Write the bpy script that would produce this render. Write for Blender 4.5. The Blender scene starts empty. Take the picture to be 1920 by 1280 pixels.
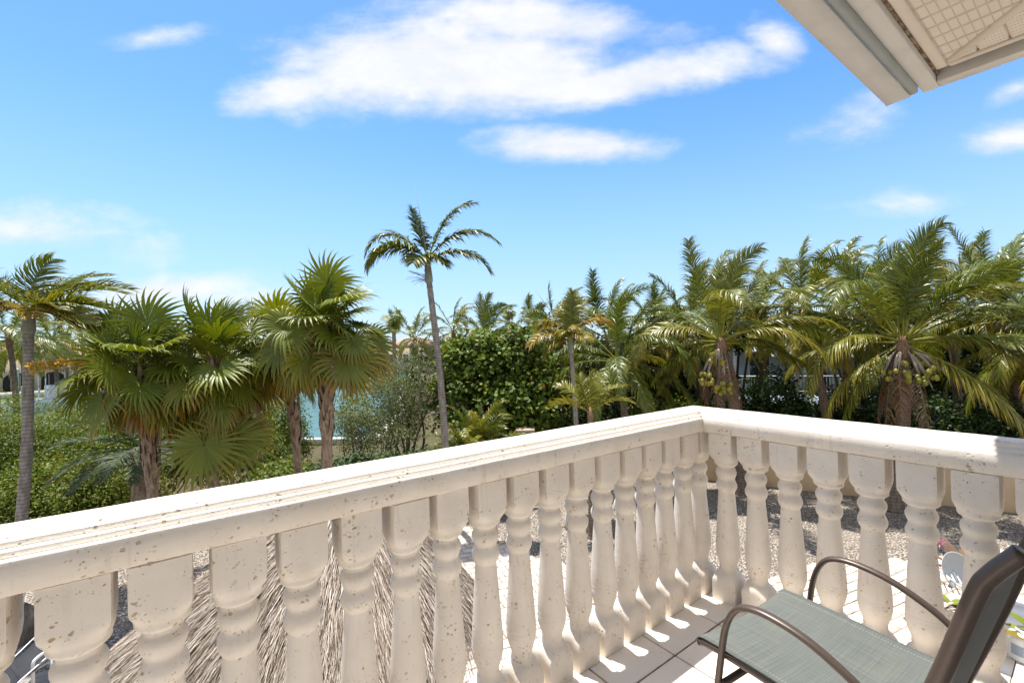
import bpy, bmesh, math, random
import numpy as np
from mathutils import Vector, Matrix

R = math.radians
SC = bpy.context.scene
COL = SC.collection

# ------------------------------------------------------------------ camera
EYE = 4.75                      # eye height above the garden
FLOOR = 3.25                    # balcony floor
F_PX, PITCH, ROLL = 836.58, 0.01103, -0.02433
cam_d = bpy.data.cameras.new('camera'); cam = bpy.data.objects.new('camera', cam_d)
COL.objects.link(cam); SC.camera = cam
cam_d.sensor_width = 36.0; cam_d.lens = F_PX / 1920 * 36.0
cam_d.clip_start = 0.02; cam_d.clip_end = 3000
_F = np.array([0, math.cos(PITCH), math.sin(PITCH)])
_R0 = np.array([1.0, 0, 0]); _U0 = np.array([0, -math.sin(PITCH), math.cos(PITCH)])
_c, _s = math.cos(ROLL), math.sin(ROLL)
CR = _c * _R0 + _s * _U0; CU = -_s * _R0 + _c * _U0
_m = Matrix.Identity(4)
for i in range(3):
    _m[i][0], _m[i][1], _m[i][2] = CR[i], CU[i], -_F[i]
_m[2][3] = EYE
cam.matrix_world = _m


def ray(px, py):
    d = _F + CR * (px - 960) / F_PX - CU * (py - 640) / F_PX
    return d / d[1]


def at(px, py, y):              # the point seen at a photo pixel, y metres out
    p = ray(px, py) * y
    return np.array([p[0], p[1], p[2] + EYE])


def on(px, py, z=0.0):          # the point seen at a photo pixel on the level z
    d = ray(px, py); p = d * ((z - EYE) / d[2])
    return np.array([p[0], p[1], z])


# balcony axes: U along the left rail to the corner, V along the right rail
TH = 0.63055
Uv = np.array([math.cos(TH), math.sin(TH)]); Vv = np.array([math.sin(TH), -math.cos(TH)])
CC = np.array([1.1186, 2.6493])


def B(a, b, h):                 # balcony coordinates to world
    q = CC + a * Uv + b * Vv
    return np.array([q[0], q[1], FLOOR + h])


# ------------------------------------------------------------------ light
SUN_T = np.array([*(Vv * 0.262 + Uv * 0.022), -1.0])     # way the sunlight travels
sd = -SUN_T / np.linalg.norm(SUN_T)
sun_d = bpy.data.lights.new('sun', 'SUN'); sun = bpy.data.objects.new('sun', sun_d); COL.objects.link(sun)
sun_d.energy = 2.85; sun_d.angle = R(0.53); sun_d.color = (1.0, 0.955, 0.88)
sun.rotation_euler = Vector(sd).to_track_quat('Z', 'Y').to_euler(); sun.location = (0, 0, 40)

SC.view_settings.view_transform = 'Standard'; SC.view_settings.look = 'None'
SC.view_settings.exposure = 1.6; SC.view_settings.gamma = 1.0
SC.view_settings.use_curve_mapping = False
SC.cycles.max_bounces = 10; SC.cycles.diffuse_bounces = 5; SC.cycles.transparent_max_bounces = 8
SC.cycles.use_denoising = True

W = bpy.data.worlds.new('World'); SC.world = W; W.use_nodes = True


class NT:                       # small node helper
    def __init__(s, tree):
        s.t = tree; s.n = tree.nodes; s.l = tree.links; s.n.clear()

    def put(s, sock, v):
        if isinstance(v, bpy.types.NodeSocket): s.l.new(v, sock)
        elif v is not None:
            try: sock.default_value = v
            except Exception: sock.default_value = (*v, 1.0)

    def node(s, typ, ins=None, out=0, **kw):
        n = s.n.new(typ)
        for k, v in kw.items(): setattr(n, k, v)
        for k, v in (ins or {}).items(): s.put(n.inputs[k], v)
        return n.outputs[out] if out is not None else n

    def m(s, op, a, b=None, c=None, clamp=False):
        n = s.n.new('ShaderNodeMath'); n.operation = op; n.use_clamp = clamp
        for i, v in enumerate((a, b, c)):
            if v is not None: s.put(n.inputs[i], v)
        return n.outputs[0]

    def mix(s, f, a, b, typ='MIX'):
        n = s.n.new('ShaderNodeMix'); n.data_type = 'RGBA'; n.blend_type = typ; n.clamp_factor = True
        s.put(n.inputs[0], f); s.put(n.inputs[6], a); s.put(n.inputs[7], b)
        return n.outputs[2]

    def ss(s, x, lo, hi):       # smoothstep 0..1
        n = s.n.new('ShaderNodeMapRange'); n.interpolation_type = 'SMOOTHSTEP'
        for k, v in ((0, x), (1, lo), (2, hi), (3, 0.0), (4, 1.0)): s.put(n.inputs[k], v)
        return n.outputs[0]

    def ramp(s, f, stops, interp='LINEAR'):
        n = s.n.new('ShaderNodeValToRGB'); e = n.color_ramp.elements; n.color_ramp.interpolation = interp
        while len(e) < len(stops): e.new(0.5)
        for x, (p, c) in zip(e, stops): x.position = p; x.color = (*c, 1) if len(c) == 3 else c
        s.put(n.inputs[0], f); return n.outputs[0]

    def noise(s, vec, scale, detail=4, rough=.55, out=0, dist=0.0):
        return s.node('ShaderNodeTexNoise', {'Vector': vec, 'Scale': scale, 'Detail': detail, 'Roughness': rough, 'Distortion': dist}, out=out)

    def vor(s, vec, scale, feature='F1', out=0, rnd=1.0):
        return s.node('ShaderNodeTexVoronoi', {'Vector': vec, 'Scale': scale, 'Randomness': rnd}, out=out, feature=feature)

    def bump(s, h, strength=.3, dist=.01, normal=None):
        return s.node('ShaderNodeBump', {'Height': h, 'Strength': strength, 'Distance': dist, 'Normal': normal})

    def xyz(s, v):
        n = s.n.new('ShaderNodeSeparateXYZ'); s.put(n.inputs[0], v); return n.outputs


def build_world():
    t = NT(W.node_tree)
    sky = t.node('ShaderNodeTexSky', sky_type='NISHITA', sun_disc=False, sun_elevation=math.asin(sd[2]),
                 sun_rotation=math.atan2(sd[0], sd[1]), altitude=0.0, air_density=1.0, dust_density=0.35, ozone_density=2.2)
    tc = t.node('ShaderNodeTexCoord', out=None)
    d = t.xyz(tc.outputs['Generated'])
    ymax = t.m('MAXIMUM', d[1], 0.05)
    gx = t.m('DIVIDE', d[0], ymax); gz = t.m('DIVIDE', d[2], ymax)
    cmb = t.node('ShaderNodeCombineXYZ', {0: gx, 1: t.m('MULTIPLY', gz, 1.9), 2: 0.0})
    n1 = t.noise(cmb, 2.6, 8, .58, dist=.25)
    n2 = t.noise(cmb, 11.0, 6, .64)
    fb = t.m('ADD', t.m('MULTIPLY', n1, .76), t.m('MULTIPLY', n2, .24))
    dens = None
    for px, py, a, b, rot, gain in ((900, 128, 400, 118, 2, 1.0), (760, 110, 330, 115, -8, .95), (1180, 150, 290, 60, -8, .9),
                                    (1000, 40, 330, 75, 4, .8), (1060, 272, 240, 50, 4, .85), (560, 165, 190, 50, -10, .7),
                                    (275, 72, 120, 28, -6, .46), (1455, 70, 70, 45, 20, .55), (1625, 225, 150, 55, -15, .5),
                                    (1890, 262, 120, 40, -8, .62), (1910, 165, 70, 30, -20, .5),
                                    (80, 440, 330, 70, 12, .42), (300, 545, 240, 42, -4, .62), (1710, 378, 150, 26, -5, .24), (450, 555, 260, 30, 0, .3)):
        g = ray(px, py); cx, cz = g[0], g[2]; a, b = a / F_PX, b / F_PX
        c, s = math.cos(R(rot)), math.sin(R(rot))
        X = t.m('SUBTRACT', gx, cx); Z = t.m('SUBTRACT', gz, cz)
        p = t.m('ADD', t.m('MULTIPLY', X, c / a), t.m('MULTIPLY', Z, -s / a))
        q = t.m('ADD', t.m('MULTIPLY', X, s / b), t.m('MULTIPLY', Z, c / b))
        e = t.m('SQRT', t.m('ADD', t.m('MULTIPLY', p, p), t.m('MULTIPLY', q, q)))
        mk_ = t.m('MULTIPLY', t.m('SUBTRACT', 1.0, e), gain)
        dens = mk_ if dens is None else t.m('SMOOTH_MAX', dens, mk_, .08)
    front = t.ss(t.m('ADD', t.m('MULTIPLY', dens, 1.08), t.m('MULTIPLY', t.m('SUBTRACT', fb, .5), 1.8)), .02, .70)
    front = t.m('MULTIPLY', front, t.ss(d[1], .1, .3))
    # the rest of the sky: unseen flat cloud layer, cover raised for fill light
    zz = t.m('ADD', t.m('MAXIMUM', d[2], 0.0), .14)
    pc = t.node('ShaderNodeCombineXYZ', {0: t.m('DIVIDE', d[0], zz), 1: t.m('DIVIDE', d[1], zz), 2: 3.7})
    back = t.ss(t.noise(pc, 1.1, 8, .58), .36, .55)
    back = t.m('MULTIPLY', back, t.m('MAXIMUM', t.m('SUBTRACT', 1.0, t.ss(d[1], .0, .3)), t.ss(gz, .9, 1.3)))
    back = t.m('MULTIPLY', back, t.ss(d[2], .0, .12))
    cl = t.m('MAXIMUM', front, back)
    hs = t.node('ShaderNodeHueSaturation', {'Hue': 0.505, 'Saturation': SKY_SAT, 'Value': SKY_VAL, 'Color': sky})
    lp = t.ss(d[2], -.02, .50)
    sky2 = t.mix(lp, t.mix(.80, hs, SKY_LOW), hs)
    shade = t.mix(t.ss(t.m('ADD', t.m('MULTIPLY', n2, .3), t.m('MULTIPLY', n1, .75)), .38, .66), CLOUD_LO, CLOUD_HI)
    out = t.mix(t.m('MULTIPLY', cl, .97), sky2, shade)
    bg = t.node('ShaderNodeBackground', {'Color': out, 'Strength': 0.1})
    t.node('ShaderNodeOutputWorld', {'Surface': bg}, out=None)


SKY_SAT, SKY_VAL = 1.27, .87
SKY_LOW = (1.55, 2.32, 3.25, 1)
CLOUD_LO = (2.85, 3.0, 3.2, 1); CLOUD_HI = (3.4, 3.4, 3.4, 1)
build_world()

# ------------------------------------------------------------------ mesh helpers
ORG = {}


def tag(o, label=None, cat=None, group=None, kind=None):
    if label: o['label'] = label
    if cat: o['category'] = cat
    if group: o['group'] = group
    if kind: o['kind'] = kind
    return o


def empty(name, loc, label=None, cat=None, group=None):
    o = bpy.data.objects.new(name, None); COL.objects.link(o)
    o.location = tuple(loc); o.empty_display_size = .2
    ORG[o] = np.array(loc, float)
    return tag(o, label, cat, group)


def mk(name, V, F, mat, parent=None, origin=None, smooth=False, attrs=None, bevel=0.0, seg=1):
    """one mesh object; V world coordinates, F a list of faces or int arrays"""
    V = np.asarray(V, float)
    org = ORG[parent] if parent is not None else (np.array(origin, float) if origin is not None else np.zeros(3))
    me = bpy.data.meshes.new(name)
    Fs = F if isinstance(F, list) else [F]
    if Fs and isinstance(Fs[0], np.ndarray) and Fs[0].ndim == 2:
        loops = np.concatenate([f.ravel() for f in Fs]); sizes = np.concatenate([np.full(len(f), f.shape[1]) for f in Fs])
    else:
        loops = np.array([i for f in Fs for i in f]); sizes = np.array([len(f) for f in Fs])
    me.vertices.add(len(V)); me.vertices.foreach_set('co', (V - org).astype(np.float32).ravel())
    me.loops.add(len(loops)); me.loops.foreach_set('vertex_index', loops.astype(np.int32))
    st = np.concatenate([[0], np.cumsum(sizes)[:-1]])
    me.polygons.add(len(sizes)); me.polygons.foreach_set('loop_start', st.astype(np.int32))
    me.polygons.foreach_set('loop_total', sizes.astype(np.int32))
    if smooth: me.polygons.foreach_set('use_smooth', np.ones(len(sizes), bool))
    for k, a in (attrs or {}).items():
        at_ = me.attributes.new(k, 'FLOAT', 'POINT'); at_.data.foreach_set('value', np.asarray(a, np.float32))
    me.update(calc_edges=True); me.validate()
    if mat is not None: me.materials.append(mat)
    o = bpy.data.objects.new(name, me); COL.objects.link(o)
    if parent is not None: o.parent = parent
    else: o.location = tuple(org)
    ORG[o] = org
    if bevel:
        b = o.modifiers.new('bevel', 'BEVEL'); b.width = bevel; b.segments = seg; b.limit_method = 'ANGLE'; b.angle_limit = R(40)
    return o


def copy(o, loc=None, rotz=None, parent=None):
    c = o.copy(); COL.objects.link(c)
    if parent is not None: c.parent = parent
    if loc is not None: c.location = tuple(loc)
    if rotz is not None: c.rotation_euler = (0, 0, rotz)
    return c


class MB:
    def __init__(s): s.V = []; s.F = []; s.n = 0

    def add(s, V, F):
        V = np.asarray(V, float); s.V.append(V); s.F += [[i + s.n for i in f] for f in F]; s.n += len(V); return s

    def hexa(s, p):             # eight corners: bottom four ccw, top four
        return s.add(p, [(3, 2, 1, 0), (4, 5, 6, 7), (0, 1, 5, 4), (1, 2, 6, 5), (2, 3, 7, 6), (3, 0, 4, 7)])

    def box(s, x0, x1, y0, y1, z0, z1, fn=None):
        p = [(x0, y0, z0), (x1, y0, z0), (x1, y1, z0), (x0, y1, z0), (x0, y0, z1), (x1, y0, z1), (x1, y1, z1), (x0, y1, z1)]
        return s.hexa([fn(*q) for q in p] if fn else p)

    def tube(s, P, r, n=8, cap=True, flat=1.0, up=None):
        P = np.asarray(P, float); k = len(P); r = np.broadcast_to(np.asarray(r, float), (k,))
        T = np.gradient(P, axis=0); T /= np.linalg.norm(T, axis=1)[:, None] + 1e-9
        ref = np.array(up if up is not None else ((0, 0, 1.0) if abs(T[0][2]) < .9 else (1.0, 0, 0)))
        V = []
        for i in range(k):
            a = np.cross(T[i], ref); a /= np.linalg.norm(a) + 1e-9
            b = np.cross(a, T[i])
            if up is None: ref = b
            for j in range(n):
                q = 2 * math.pi * j / n
                V.append(P[i] + r[i] * (math.cos(q) * a * flat + math.sin(q) * b))
        F = [(i * n + j, i * n + (j + 1) % n, (i + 1) * n + (j + 1) % n, (i + 1) * n + j) for i in range(k - 1) for j in range(n)]
        if cap: F += [tuple(range(n - 1, -1, -1)), tuple((k - 1) * n + j for j in range(n))]
        return s.add(V, F)

    def lathe(s, prof, c, n=20, close=True):
        V = [(c[0] + r * math.cos(2 * math.pi * j / n), c[1] + r * math.sin(2 * math.pi * j / n), c[2] + z) for r, z in prof for j in range(n)]
        k = len(prof)
        F = [(i * n + j, i * n + (j + 1) % n, (i + 1) * n + (j + 1) % n, (i + 1) * n + j) for i in range(k - 1) for j in range(n)]
        if close: F += [tuple(range(n - 1, -1, -1)), tuple((k - 1) * n + j for j in range(n))]
        return s.add(V, F)

    def prism(s, poly, z0, z1):
        n = len(poly); V = [(*p, z0) for p in poly] + [(*p, z1) for p in poly]
        F = [tuple(range(n - 1, -1, -1)), tuple(range(n, 2 * n))] + [(i, (i + 1) % n, n + (i + 1) % n, n + i) for i in range(n)]
        return s.add(V, F)

    def build(s, name, mat, parent=None, **kw):
        return mk(name, np.concatenate(s.V), s.F, mat, parent, **kw)


def smoothpath(pts, n=24):      # Catmull-Rom
    P = np.asarray(pts, float); P = np.vstack([2 * P[0] - P[1], P, 2 * P[-1] - P[-2]])
    out = []
    m = len(P) - 3
    for i in range(m):
        for t in np.linspace(0, 1, max(2, n // m), endpoint=False):
            a, b, c, d = P[i:i + 4]
            out.append(.5 * (2 * b + (c - a) * t + (2 * a - 5 * b + 4 * c - d) * t * t + (3 * b - a - 3 * c + d) * t ** 3))
    out.append(P[-2]); return np.array(out)


def bx(a0, a1, b0, b1, h0, h1, mb=None):    # box in balcony axes
    return (mb or MB()).box(a0, a1, b1, b0, h0, h1, fn=B) if False else (mb or MB()).hexa(
        [B(a0, b1, h0), B(a1, b1, h0), B(a1, b0, h0), B(a0, b0, h0), B(a0, b1, h1), B(a1, b1, h1), B(a1, b0, h1), B(a0, b0, h1)])


# ------------------------------------------------------------------ materials
MATS = {}


def material(name, fn):
    m = bpy.data.materials.new(name); m.use_nodes = True
    t = NT(m.node_tree); sh = fn(t)
    t.node('ShaderNodeOutputMaterial', {'Surface': sh}, out=None)
    MATS[name] = m
    return m


def pb(t, col, rough=.6, normal=None, spec=.4, metal=0.0, **kw):
    return t.node('ShaderNodeBsdfPrincipled', {'Base Color': col, 'Roughness': rough, 'Normal': normal, 'Specular IOR Level': spec, 'Metallic': metal, **kw})


def ob(t): return t.node('ShaderNodeTexCoord', out=3)


def geo(t): return t.node('ShaderNodeNewGeometry', out=0)


def coral(t):                   # white painted coral stone with rusty pits
    p = geo(t)
    big = t.noise(p, 9, 3)
    w = t.node('ShaderNodeVectorMath', {0: p, 1: t.node('ShaderNodeVectorMath', {0: t.noise(p, 30, 2, out=1), 3: .02}, operation='SCALE')}, operation='ADD')
    v1 = t.vor(w, 75); v2 = t.vor(w, 165); v3 = t.vor(w, 34)
    pick = t.noise(p, 14, 3)
    pick2 = t.noise(p, 5, 2)
    rid = t.xyz(t.vor(w, 75, out=1))[0]; rid2 = t.xyz(t.vor(w, 165, out=1))[1]; rid3 = t.xyz(t.vor(w, 34, out=1))[2]

    def pit(v, r, idn, thr):
        size = t.m('MULTIPLY', r, t.ss(idn, thr, 1.0))
        return t.m('SUBTRACT', 1.0, t.ss(v, t.m('MULTIPLY', size, .55), t.m('ADD', size, .02)))
    a = t.m('MULTIPLY', pit(v1, .52, rid, .62), t.ss(pick, .49, .62))
    b = t.m('MULTIPLY', pit(v2, .46, rid2, .72), t.ss(pick, .43, .60))
    c = t.m('MULTIPLY', pit(v3, .32, rid3, .80), t.ss(pick2, .52, .66))
    pits = t.m('MAXIMUM', t.m('MAXIMUM', a, b), c)
    base = t.mix(t.ss(big, .3, .75), (.76, .695, .615), (.70, .63, .545))
    base = t.mix(t.m('MULTIPLY', t.ss(t.noise(p, 3.1, 4), .50, .75), .4), base, (.63, .55, .45))
    streak = t.noise(t.node('ShaderNodeMapping', {'Vector': p, 'Scale': (38.0, 38.0, 2.2)}), 1.0, 4, .6)
    base = t.mix(t.m('MULTIPLY', t.m('MULTIPLY', t.ss(streak, .54, .76), t.ss(t.noise(p, 4.0, 2), .42, .62)), .42), base, (.50, .42, .33))
    base = t.mix(t.m('MULTIPLY', t.node('ShaderNodeObjectInfo', out='Random'), .22), base, (.82, .77, .71))
    rust = t.mix(t.ss(t.noise(p, 40, 2), .35, .65), (.36, .225, .10), (.56, .42, .26))
    col = t.mix(t.m('MULTIPLY', pits, .85), base, rust)
    h = t.m('SUBTRACT', t.m('MULTIPLY', t.noise(p, 55, 5, .65), .35), t.m('MULTIPLY', pits, 1.0))
    return pb(t, col, .62, t.bump(h, .55, .006), .3)


material('coral', coral)


def tile_m(t):
    p = geo(t); rnd = t.node('ShaderNodeObjectInfo', out='Random')
    n = t.noise(p, 7, 5)
    c = t.mix(n, (.88, .81, .73), (.81, .735, .65)); c = t.mix(t.m('MULTIPLY', rnd, .25), c, (.90, .85, .79))
    spot = t.m('SUBTRACT', 1.0, t.ss(t.vor(p, 22), .03, .06))
    c = t.mix(t.m('MULTIPLY', spot, t.ss(t.noise(p, 6, 1), .56, .6)), c, (.06, .05, .04))
    return pb(t, c, .42, t.bump(t.noise(p, 60, 3), .06, .003), .35)


material('tile', tile_m)
material('grout', lambda t: pb(t, t.mix(t.noise(geo(t), 12, 4), (.20, .13, .065), (.34, .25, .15)), .9))


def paint(c, rough=.5, dirt=.15, scale=6, spec=.4, bump=.05):
    def f(t):
        p = geo(t); n = t.noise(p, scale, 5)
        d = tuple(x * .62 for x in c)
        col = t.mix(t.m('MULTIPLY', t.ss(n, .45, .8), dirt * 2), c, d)
        return pb(t, col, t.m('ADD', rough - .05, t.m('MULTIPLY', n, .1)), t.bump(t.noise(p, scale * 9, 3), bump, .004), spec)
    return f


material('fascia', paint((.62, .59, .55), .45, .2, 5))
material('fascia_dirt', lambda t: pb(t, t.mix(t.ss(t.noise(geo(t), 30, 4), .4, .6), (.10, .06, .03), (.33, .24, .15)), .9))
material('gap_shade_grey', paint((.33, .35, .33), .5, .2, 5))  # grey standing in for the shade in the gutter gap


def soffit_m(t):
    p = t.node('ShaderNodeAttribute', attribute_name='hole', out=2)
    n = t.noise(geo(t), 7, 4)
    c = t.mix(t.m('MULTIPLY', n, .5), (.68, .61, .52), (.55, .47, .38))
    pu = t.node('ShaderNodeAttribute', attribute_name='su', out=2); pv = t.node('ShaderNodeAttribute', attribute_name='sv', out=2)
    a = t.m('SUBTRACT', t.m('FRACT', t.m('DIVIDE', pu, .0105)), .5)
    b = t.m('SUBTRACT', t.m('FRACT', t.m('DIVIDE', pv, .030)), .5)
    d = t.m('SQRT', t.m('ADD', t.m('MULTIPLY', a, a), t.m('MULTIPLY', t.m('MULTIPLY', b, b), 9.0)))
    hole = t.m('MULTIPLY', t.m('SUBTRACT', 1.0, t.ss(d, .20, .32)), t.ss(p, .5, .51))
    return pb(t, t.mix(t.m('MULTIPLY', hole, .6), c, (.05, .03, .02)), .55, t.bump(t.m('MULTIPLY', hole, -1.0), .4, .003), .3)


material('soffit', soffit_m)
material('brown_metal', lambda t: pb(t, t.mix(t.noise(geo(t), 40, 4), (.068, .048, .038), (.09, .066, .052)), .38, t.bump(t.noise(geo(t), 300, 2), .04, .001), .5, .25))
material('dark_cap', paint((.06, .05, .05), .5, .1))


def sling_m(t):
    q = t.node('ShaderNodeAttribute', attribute_name='su', out=2); w = t.node('ShaderNodeAttribute', attribute_name='sv', out=2)
    sx = t.m('SINE', t.m('MULTIPLY', q, 2 * math.pi / .0065)); sy = t.m('SINE', t.m('MULTIPLY', w, 2 * math.pi / .0050))
    thr = t.m('MULTIPLY', sx, sy)
    v = t.node('ShaderNodeCombineXYZ', {0: t.m('MULTIPLY', q, 4.0), 1: t.m('MULTIPLY', w, 240.0), 2: 0.0})
    v2 = t.node('ShaderNodeCombineXYZ', {0: t.m('MULTIPLY', q, 240.0), 1: t.m('MULTIPLY', w, 4.0), 2: 5.0})
    n = t.m('ADD', t.m('MULTIPLY', t.noise(v, 1.0, 3), .5), t.m('MULTIPLY', t.noise(v2, 1.0, 3), .5))
    c = t.ramp(t.m('ADD', t.m('MULTIPLY', n, .8), t.m('MULTIPLY', thr, .16)), [(.18, (.085, .098, .094)), (.42, (.145, .16, .15)), (.62, (.215, .228, .21))])
    c = t.mix(t.m('MULTIPLY', t.ss(t.noise(geo(t), 9, 4), .5, .8), .35), c, (.20, .20, .15))
    edge = t.node('ShaderNodeAttribute', attribute_name='edge', out=2)
    st = t.m('MULTIPLY', t.m('SUBTRACT', 1.0, t.ss(t.m('ABSOLUTE', t.m('SUBTRACT', edge, .028)), .001, .0028)), t.ss(t.m('SINE', t.m('MULTIPLY', w, 700.0)), -.3, .1))
    c = t.mix(t.m('MULTIPLY', st, .3), c, (.52, .54, .50))
    b = pb(t, c, .7, t.bump(thr, .5, .002), .3)
    tr = t.node('ShaderNodeBsdfTranslucent', {'Color': c})
    return t.node('ShaderNodeMixShader', {0: .12, 1: b, 2: tr})


material('sling', sling_m)
material('black_sling', paint((.022, .024, .028), .7, .2, 9, .3))
material('white_tube', paint((.80, .80, .79), .35, .08))
material('white_paint', paint((.76, .76, .74), .45, .15))
material('grey_dish', paint((.42, .44, .44), .4, .12))
material('cream_wall', paint((.72, .51, .31), .8, .25, 3, .2, .12))
material('house_wall', paint((.66, .62, .54), .8, .15, 2, .2, .1))
material('pale_house', paint((.58, .64, .68), .7, .15, 2))
material('pale_blue', paint((.42, .53, .62), .7, .15, 2))
material('peach_wall', paint((.44, .36, .28), .8, .15, 1, .2))
material('glass', lambda t: pb(t, (.03, .045, .055), .06, None, .7))
material('dark_opening', lambda t: pb(t, (.015, .014, .013), .8))
material('metal_roof', paint((.50, .53, .56), .4, .1, 2))


def tile_roof(t):
    p = geo(t); n = t.noise(p, 3, 5)
    c = t.mix(n, (.30, .165, .115), (.44, .28, .21))
    return pb(t, c, .75)


material('clay_tile', tile_roof)


def gravel_m(t):
    p = geo(t)
    v = t.vor(p, 26); vc = t.vor(p, 26, out=1); v2 = t.vor(p, 60)
    h = t.xyz(vc)[0]
    c = t.ramp(h, [(0, (.26, .22, .18)), (.35, (.43, .38, .32)), (.7, (.56, .50, .43)), (1, (.68, .63, .56))])
    c = t.mix(t.ss(v, .30, .62), c, (.13, .105, .085))
    c = t.mix(t.m('MULTIPLY', t.ss(t.noise(p, .9, 4), .42, .7), .4), c, (.36, .30, .24))
    hh = t.m('SUBTRACT', t.m('ADD', t.m('MULTIPLY', h, .6), t.m('MULTIPLY', t.m('SUBTRACT', .7, v), 1.2)), t.m('MULTIPLY', v2, .2))
    return pb(t, c, .85, t.bump(hh, 1.0, .03), .25)


material('gravel', gravel_m)


def paver_m(t):
    p = geo(t); r = t.node('ShaderNodeObjectInfo', out='Random')
    at_ = t.node('ShaderNodeAttribute', attribute_name='rnd', out=2)
    rr = t.m('FRACT', t.m('ADD', r, at_))
    c = t.ramp(rr, [(0, (.56, .45, .36)), (.5, (.66, .57, .48)), (1, (.72, .66, .59))])
    c = t.mix(t.m('MULTIPLY', t.ss(t.noise(p, 8, 5), .5, .75), .4), c, (.45, .33, .24))
    return pb(t, c, .7, t.bump(t.noise(p, 40, 4), .2, .006), .25)


material('paver', paver_m)
material('paver_bed', paint((.30, .235, .18), .9, .3))


def soil(t):
    p = geo(t); n = t.noise(p, 2.2, 6, .65)
    c = t.ramp(n, [(.3, (.055, .042, .028)), (.5, (.11, .085, .055)), (.62, (.055, .075, .025)), (.8, (.16, .125, .08))])
    return pb(t, c, .95, t.bump(t.noise(p, 20, 5), .6, .05), .1)


material('soil', soil)
material('lawn', lambda t: pb(t, t.mix(t.noise(geo(t), 5, 6, .7), (.07, .13, .018), (.15, .22, .04)), .9, t.bump(t.noise(geo(t), 60, 4), .8, .05), .15))


def water_m(t):
    p = geo(t)
    s = t.node('ShaderNodeMapping', {'Vector': p, 'Scale': (1.0, .55, 1.0)})
    h = t.m('ADD', t.noise(s, 1.6, 5, .6), t.m('MULTIPLY', t.noise(s, 6, 3), .3))
    c = t.mix(t.noise(p, .12, 3), (.035, .105, .080), (.055, .135, .105))
    return pb(t, c, .12, t.bump(h, .5, .12), .35)


material('water', water_m)
material('seawall', paint((.55, .52, .47), .85, .3, 3))
material('dock_wood', paint((.30, .26, .215), .85, .3, 4))
material('deck_wood', lambda t: pb(t, t.mix(t.noise(t.node('ShaderNodeMapping', {'Vector': geo(t), 'Scale': (4.0, 30.0, 4.0)}), 1.0, 4), (.26, .23, .20), (.42, .38, .34)), .8))
material('boat_blue', paint((.03, .27, .62), .5, .08))
material('boat_white', paint((.78, .79, .80), .3, .08))
material('canvas_grey', paint((.30, .33, .38), .8, .15))


def leaf_mat(stops, tr=.3, rough=.42, spec=.45, vary=.5):
    def f(t):
        age = t.node('ShaderNodeAttribute', attribute_name='age', out=2)
        r = t.node('ShaderNodeAttribute', attribute_name='rnd', out=2)
        c = t.ramp(age, stops)
        k = t.m('ADD', 1.0 - vary * .5, t.m('MULTIPLY', r, vary))
        c = t.node('ShaderNodeHueSaturation', {'Hue': t.m('ADD', .49, t.m('MULTIPLY', r, .02)), 'Value': k, 'Color': c, 'Saturation': 1.0})
        b = pb(t, c, rough, None, spec)
        tc = t.node('ShaderNodeHueSaturation', {'Hue': .485, 'Saturation': 1.1, 'Value': 1.25, 'Color': c})
        tl = t.node('ShaderNodeBsdfTranslucent', {'Color': tc})
        return t.node('ShaderNodeMixShader', {0: tr, 1: b, 2: tl})
    return f


PALM = [(0, (.052, .088, .013)), (.25, (.125, .152, .017)), (.45, (.26, .235, .03)), (.65, (.36, .235, .035)), (.82, (.27, .15, .06)), (1, (.21, .135, .085))]
material('coco_leaf', leaf_mat(PALM, .27, .38, .5))
material('fan_leaf', leaf_mat([(0, (.066, .108, .014)), (.25, (.135, .165, .014)), (.45, (.19, .19, .022)), (.65, (.35, .215, .022)), (.82, (.30, .145, .030)), (1, (.33, .25, .17))], .26, .42, .40))
material('cycad_leaf', leaf_mat([(0, (.040, .066, .030)), (.5, (.09, .115, .055)), (1, (.28, .24, .10))], .2, .55, .25))
material('grape_leaf', leaf_mat([(0, (.050, .092, .016)), (.4, (.145, .195, .024)), (.7, (.19, .20, .03)), (1, (.30, .12, .03))], .22, .55, .25, .8))
material('mangrove_leaf', leaf_mat([(0, (.052, .092, .012)), (.4, (.125, .165, .018)), (.7, (.22, .21, .03)), (1, (.33, .17, .04))], .28, .55, .25, .8))
material('olive_leaf', leaf_mat([(0, (.075, .095, .035)), (.5, (.135, .155, .055)), (1, (.25, .22, .08))], .25, .55, .25, .7))
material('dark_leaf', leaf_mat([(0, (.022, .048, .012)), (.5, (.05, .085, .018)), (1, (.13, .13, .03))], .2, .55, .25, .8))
material('flower', leaf_mat([(0, (.45, .26, .02)), (1, (.55, .33, .04))], .2, .7, .2))
material('pink_flower', leaf_mat([(0, (.52, .22, .34)), (1, (.62, .35, .42))], .3, .6, .2))


def bark(c1, c2, ring=0.0, scale=14):
    def f(t):
        p = geo(t)
        s = t.node('ShaderNodeMapping', {'Vector': p, 'Scale': (1.0, 1.0, .35)})
        n = t.noise(s, scale, 6, .7); c = t.mix(t.ss(n, .3, .7), c1, c2)
        if ring:
            z = t.xyz(p)[2]
            rr = t.m('FRACT', t.m('ADD', t.m('MULTIPLY', z, 1 / ring), t.m('MULTIPLY', t.noise(p, 4, 2), .7)))
            line = t.m('SUBTRACT', 1.0, t.ss(t.m('ABSOLUTE', t.m('SUBTRACT', rr, .5)), .05, .16))
            c = t.mix(t.m('MULTIPLY', line, .55), c, tuple(x * .35 for x in c1))
        return pb(t, c, .9, t.bump(n, .5, .02), .15)
    return f


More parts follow.
